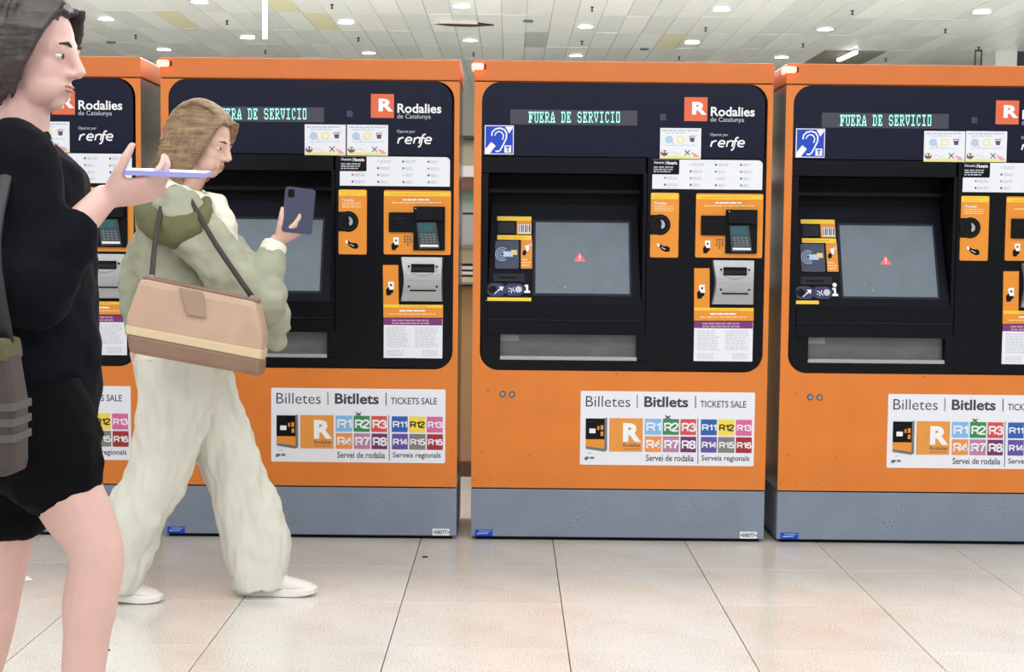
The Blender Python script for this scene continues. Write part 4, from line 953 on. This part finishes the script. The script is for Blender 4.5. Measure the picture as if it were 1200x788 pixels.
# phone in the raised hand
def phone(name, c, long_, wide, L_, W_, T_, body_m, scr_m, label, cat='phone'):
    ex = Vector(wide).normalized(); ey = Vector(long_); ey = (ey-ex*ey.dot(ex)).normalized(); fr_ = Frame((0, 0, 0), ex, ey)
    o = empty(name, c, label=label, cat=cat)
    mb = MB(fr_); mb.prism(rr(-W_/2, -L_/2, W_/2, L_/2, .01), -T_/2, T_/2); mb.build('phone_case', body_m, o)
    mb = MB(fr_); mb.prism(rr(-W_/2+.003, -L_/2+.003, W_/2-.003, L_/2-.003, .008), -T_/2-.0008, -T_/2); mb.build('screen', scr_m, o)
    mb = MB(fr_); mb.prism(rr(-W_/2+.008, L_/2-.035, -W_/2+.03, L_/2-.008, .006), T_/2, T_/2+.0015); mb.build('camera_bump', BLACKM, o); return o
pc_ = wp(350, 247, -.215)
phone('mobile_phone', pc_, (.22, .12, 1), (.93, .36, -.1), .150, .100, .009, mat('phone_navy', (52, 58, 84), .35), mat('phone_screen', (40, 46, 60), .2, emit=.15, erg=(120, 130, 160)), 'dark blue mobile phone held up in front by the woman in cream trousers')
# handbag
TANB = mat('tan_leather', (186, 156, 134), .5, var=.06, scale=10); TANL = mat('pale_tan_band', (206, 184, 150), .5); BRNB = mat('brown_leather', (134, 104, 86), .5, var=.08, scale=10)
bagY = -.42
bc = wp(228, 385, bagY)
bag = empty('handbag', bc, label='tan leather shoulder bag with pale band and brown base at the woman\'s hip', cat='bag')
def bq(px, py): p_ = wp(px, py, bagY)-bc; return p_.x, p_.z
frB = Frame((0, 0, 0), (1, 0, 0), (0, 0, 1))
mb = MB(frB, bq); mb.poly([(168, 326), (304, 354), (312, 392), (308, 430), (155, 402), (152, 372)], -.055, .055); mb.build('bag_body', TANB, bag, bevel=.018)
mb = MB(frB, bq); mb.poly([(153, 388), (309.5, 418), (308, 440), (156, 412)], -.058, .058); mb.build('bag_base', BRNB, bag, bevel=.014)
mb = MB(frB, bq); mb.poly([(152.6, 380), (310.5, 409), (309.6, 420), (153, 390)], -.057, .060); mb.build('pale_band', TANL, bag, bevel=.004)
mb = MB(frB, bq); mb.poly([(215, 336), (242, 341.5), (246, 372), (224, 368)], .055, .064); mb.build('front_flap', mat('flap_taupe', (158, 134, 116), .5), bag, bevel=.003)
mb = MB(frB, bq); mb.poly([(170, 323), (304, 351), (304, 355), (170, 327)], -.03, .03); mb.build('zip_edge', BRNB, bag, bevel=.003)
for sx_, sy_ in ((178, 327), (296, 351)):
    mb = MB(frB, bq); mb.disc(sx_, sy_-2, 3.2, -.008, .008, 0, 12); mb.build('strap_ring', SILV, bag)
g = G3(); a1 = Vector((bq(178, 325)[0], 0, bq(178, 325)[1])); a2 = Vector((bq(296, 349)[0], 0, bq(296, 349)[1])); top = wp(206, 226, -.19)-bc
g.limb([a1, (a1+top)/2+Vector((-.02, -.02, 0)), top+Vector((-.03, .0, 0)), top+Vector((.03, 0, 0)), (a2+top)/2+Vector((.02, -.06, 0)), a2], [(.003, .009)]*6, (0, 1, 0), 8)
me = bpy.data.meshes.new('strap'); me.from_pydata([tuple(x) for x in g.v], [], g.f); link('strap', me, bag, [mat('strap_dark', (52, 44, 40), .6)], smooth=True)

# ---- the near person in dark clothes
NYD = 3.0
def np_(px, py, dy=0): return at(px, py, NYD+dy)
per = empty('person', (np_(25, 465).x, NYD, 0), label='person in black coat and shorts with bare legs, walking, cut off by the picture edge', cat='person')
g = G3()
pel = np_(22, 462); chest = np_(24, 270); nk = np_(22, 158); hd = np_(36, 62)
P2, ax2 = head(g, hd, Vector((1, -.1, -.12)), Vector((.1, 0, 1)), 1.04)
g.limb([chest+Vector((-.01, 0, .12)), nk, hd+Vector((-.02, 0, -.06))], [.075, .06, .06])
g.limb([pel+Vector((0, 0, -.05)), pel+Vector((0, 0, .12)), chest, chest+Vector((0, 0, .15))], [(.10, .14), (.09, .13), (.105, .15), (.08, .16)])
sA = np_(18, 184, -.19); eA = np_(38, 322, -.24); wA = np_(122, 232, -.17)
sB = np_(24, 182, .19); eB = np_(-16, 330, .25); wB = np_(-10, 470, .25)
for a, b, c in ((sA, eA, wA), (sB, eB, wB)): g.limb([a, (a+b)/2, b, (b*2+c)/3, c], [.05, .046, .038, .038, .027])
hand(g, wA, Vector((1, .05, .22)), Vector((0, .55, .85)), Vector((0, -.9, .5)), (22, 34, 26), 26, 1.0)
hand(g, wB, Vector((.1, 0, -1)), Vector((.5, -.8, 0)), Vector((.8, .6, 0)), (15, 25, 20), 15, 1.0)
hA = np_(26, 472, -.09); kA = np_(112, 645, -.10); aA = np_(88, 880, -.08)
hB = np_(18, 472, .09); kB = np_(-8, 706, .09); aB = np_(-62, 935, .08)
for a, b, c in ((hA, kA, aA), (hB, kB, aB)): g.limb([a, (a*2+b)/3, (a+b*2)/3, b, (b*3+c)/4, (b+c)/2, c], [.095, .086, .070, .056, .056, .046, .034])
g.remesh('body', .0045, per, [SKIN2], 4)
face_parts(P2, ax2, 1.04, per, (60, 48, 40), (168, 98, 92), (46, 38, 36))
DH = mat('dark_hair', (52, 42, 42), .5, var=.35, scale=18, stretch=(1, 1, 5), bump=.5)
g = G3(); f_, r_, u_ = ax2
g.ell(P2(-.028, 0, .042), (.104, .088, .092), ax2); g.ell(P2(-.06, 0, -.005), (.076, .087, .088), ax2); g.ell(P2(-.075, 0, -.06), (.055, .072, .06), ax2)
for s_ in (-1, 1):
    for i in range(10):
        a0 = -.1+i*.014; g.loft([P2(a0+.05, s_*.05, .1), P2(a0+.03, s_*.088, .04), P2(a0, s_*.09, -.03), P2(a0-.02, s_*.074, -.1)], [.007, .009, .009, .004], f_, 6)
g.limb([P2(.066, 0, .083), P2(.03, 0, .115), P2(-.05, 0, .13), P2(-.11, 0, .07), P2(-.125, 0, -.03)], [(.008, .045), (.016, .06), (.02, .065), (.022, .07), (.015, .05)], u_)
for i in range(60):
    an = math.radians(rs_.uniform(70, 290)); cy_, sy_ = math.cos(an), math.sin(an); ln = rs_.uniform(.09, .13); q0 = rs_.uniform(.94, 1.06)
    g.loft([P2(-.01+.03*cy_, .03*sy_, .13), P2(-.03+.088*cy_*q0, .08*sy_*q0, .08), P2(-.04+.1*cy_*q0, .094*sy_*q0, 0), P2(-.04+.09*cy_*q0, .085*sy_*q0, -.07), P2(-.035+.07*cy_, .07*sy_, -ln)], [.006, .007, .0075, .007, .0025], f_, 6)
g.remesh('hair', .0045, per, [DH], 1, wr=.0025, wscale=60, wstretch=(1, 1, .14))
COAT = mat('black_coat_cloth', (13, 14, 21), .9, var=.15, scale=8, bump=.15, spec=.1)
g = G3()
g.limb([np_(28, 498), np_(30, 430), np_(34, 350), np_(28, 270), np_(24, 205), np_(22, 172)], [(.15, .19), (.152, .195), (.138, .19), (.132, .19), (.125, .195), (.07, .12)], (1, 0, 0), 28)
for a, b, c, fr_ in ((sA, eA, wA, .55), (sB, eB, wB, .9)):
    d = (c-b)*fr_; g.limb([a, (a+b)/2, b, b+d*.5, b+d], [(.08, .077), (.082, .076), (.09, .08), (.066, .06), (.054, .05)])
g.ell(np_(26, 328, -.25), (.088, .085, .088)); g.ell(np_(36, 340, -.24), (.08, .08, .08))
g.remesh('coat', .0075, per, [COAT], 2, wr=.011, wscale=9)
SHRT = mat('black_shorts_cloth', (10, 10, 14), .9, var=.1, scale=10, bump=.1, spec=.1)
g = G3()
g.limb([np_(24, 455), np_(22, 490)], [(.14, .175), (.135, .17)], (1, 0, 0), 26)
mA = hA.lerp(kA, .40); mB = hB.lerp(kB, .46)
for a, b in ((hA, mA), (hB, mB)): g.limb([a, (a+b)/2, b], [(.128, .115), (.124, .115), (.122, .115)], (1, 0, 0), 22)
g.remesh('shorts', .0075, per, [SHRT], 2, wr=.008, wscale=10)
aA2 = Vector(aA); aB2 = Vector((aB.x, aB.y, .096))
DS = mat('grey_shoe', (70, 70, 76), .6)
shoe(per, aA2, (1, -.02), .35, 1.05, DS, SO, SO); shoe(per, aB2, (1, 0), 0, 1.05, DS, SO, SO)
keep(per)
phc = np_(196, 203, -.17)
phone('mobile_phone', phc, (1, .0, -.03), (0, .99, .10), .158, .076, .009, mat('phone_lilac', (150, 150, 214), .4), mat('phone_screen_lilac', (120, 120, 190), .2, emit=.35, erg=(150, 150, 235)), 'lilac mobile phone held flat by the person in the black coat')
# striped tote hanging behind the near hip
to = np_(2, 478, -.36); tote = empty('tote_bag', to, label='olive and grey striped bag hanging at the hip of the person in black', cat='bag')
OG = mat('tote_olive', (78, 76, 44), .8); GB = mat('tote_brown', (62, 52, 48), .8); GS = mat('tote_grey_stripe', (80, 74, 76), .8)
def tq(px, py): p_ = np_(px, py, -.36)-to; return p_.x, p_.z
mb = MB(Frame((0, 0, 0), (1, 0, 0), (0, 0, 1)), tq); mb.poly([(-90, 400), (14, 400), (26, 470), (26, 555), (-90, 560)], -.05, .05); mb.build('bag_body', GB, tote, bevel=.02)
mb = MB(Frame((0, 0, 0), (1, 0, 0), (0, 0, 1)), tq); mb.poly([(-92, 396), (14, 396), (18, 422), (-92, 422)], -.053, .053); mb.build('olive_top', OG, tote, bevel=.01)
for y in (470, 488, 506):
    mb = MB(Frame((0, 0, 0), (1, 0, 0), (0, 0, 1)), tq); mb.poly([(-90.5, y), (26.5, y), (26.5, y+9), (-90.5, y+9)], -.0508, .0508); mb.build('stripe', GS, tote)
g = G3(); top = np_(12, 172, -.21)-to; a1 = Vector((tq(8, 402)[0], 0, tq(8, 402)[1])); a2 = Vector((tq(-80, 402)[0], 0, tq(-80, 402)[1]))
g.limb([a1, (a1+top)/2+Vector((0, -.08, 0)), top, (a2+top)/2+Vector((0, -.08, 0)), a2], [(.005, .014)]*5, (0, 1, 0), 8)
me = bpy.data.meshes.new('strap'); me.from_pydata([tuple(x) for x in g.v], [], g.f); link('strap', me, tote, [mat('strap_black', (24, 24, 28), .6)], smooth=True)
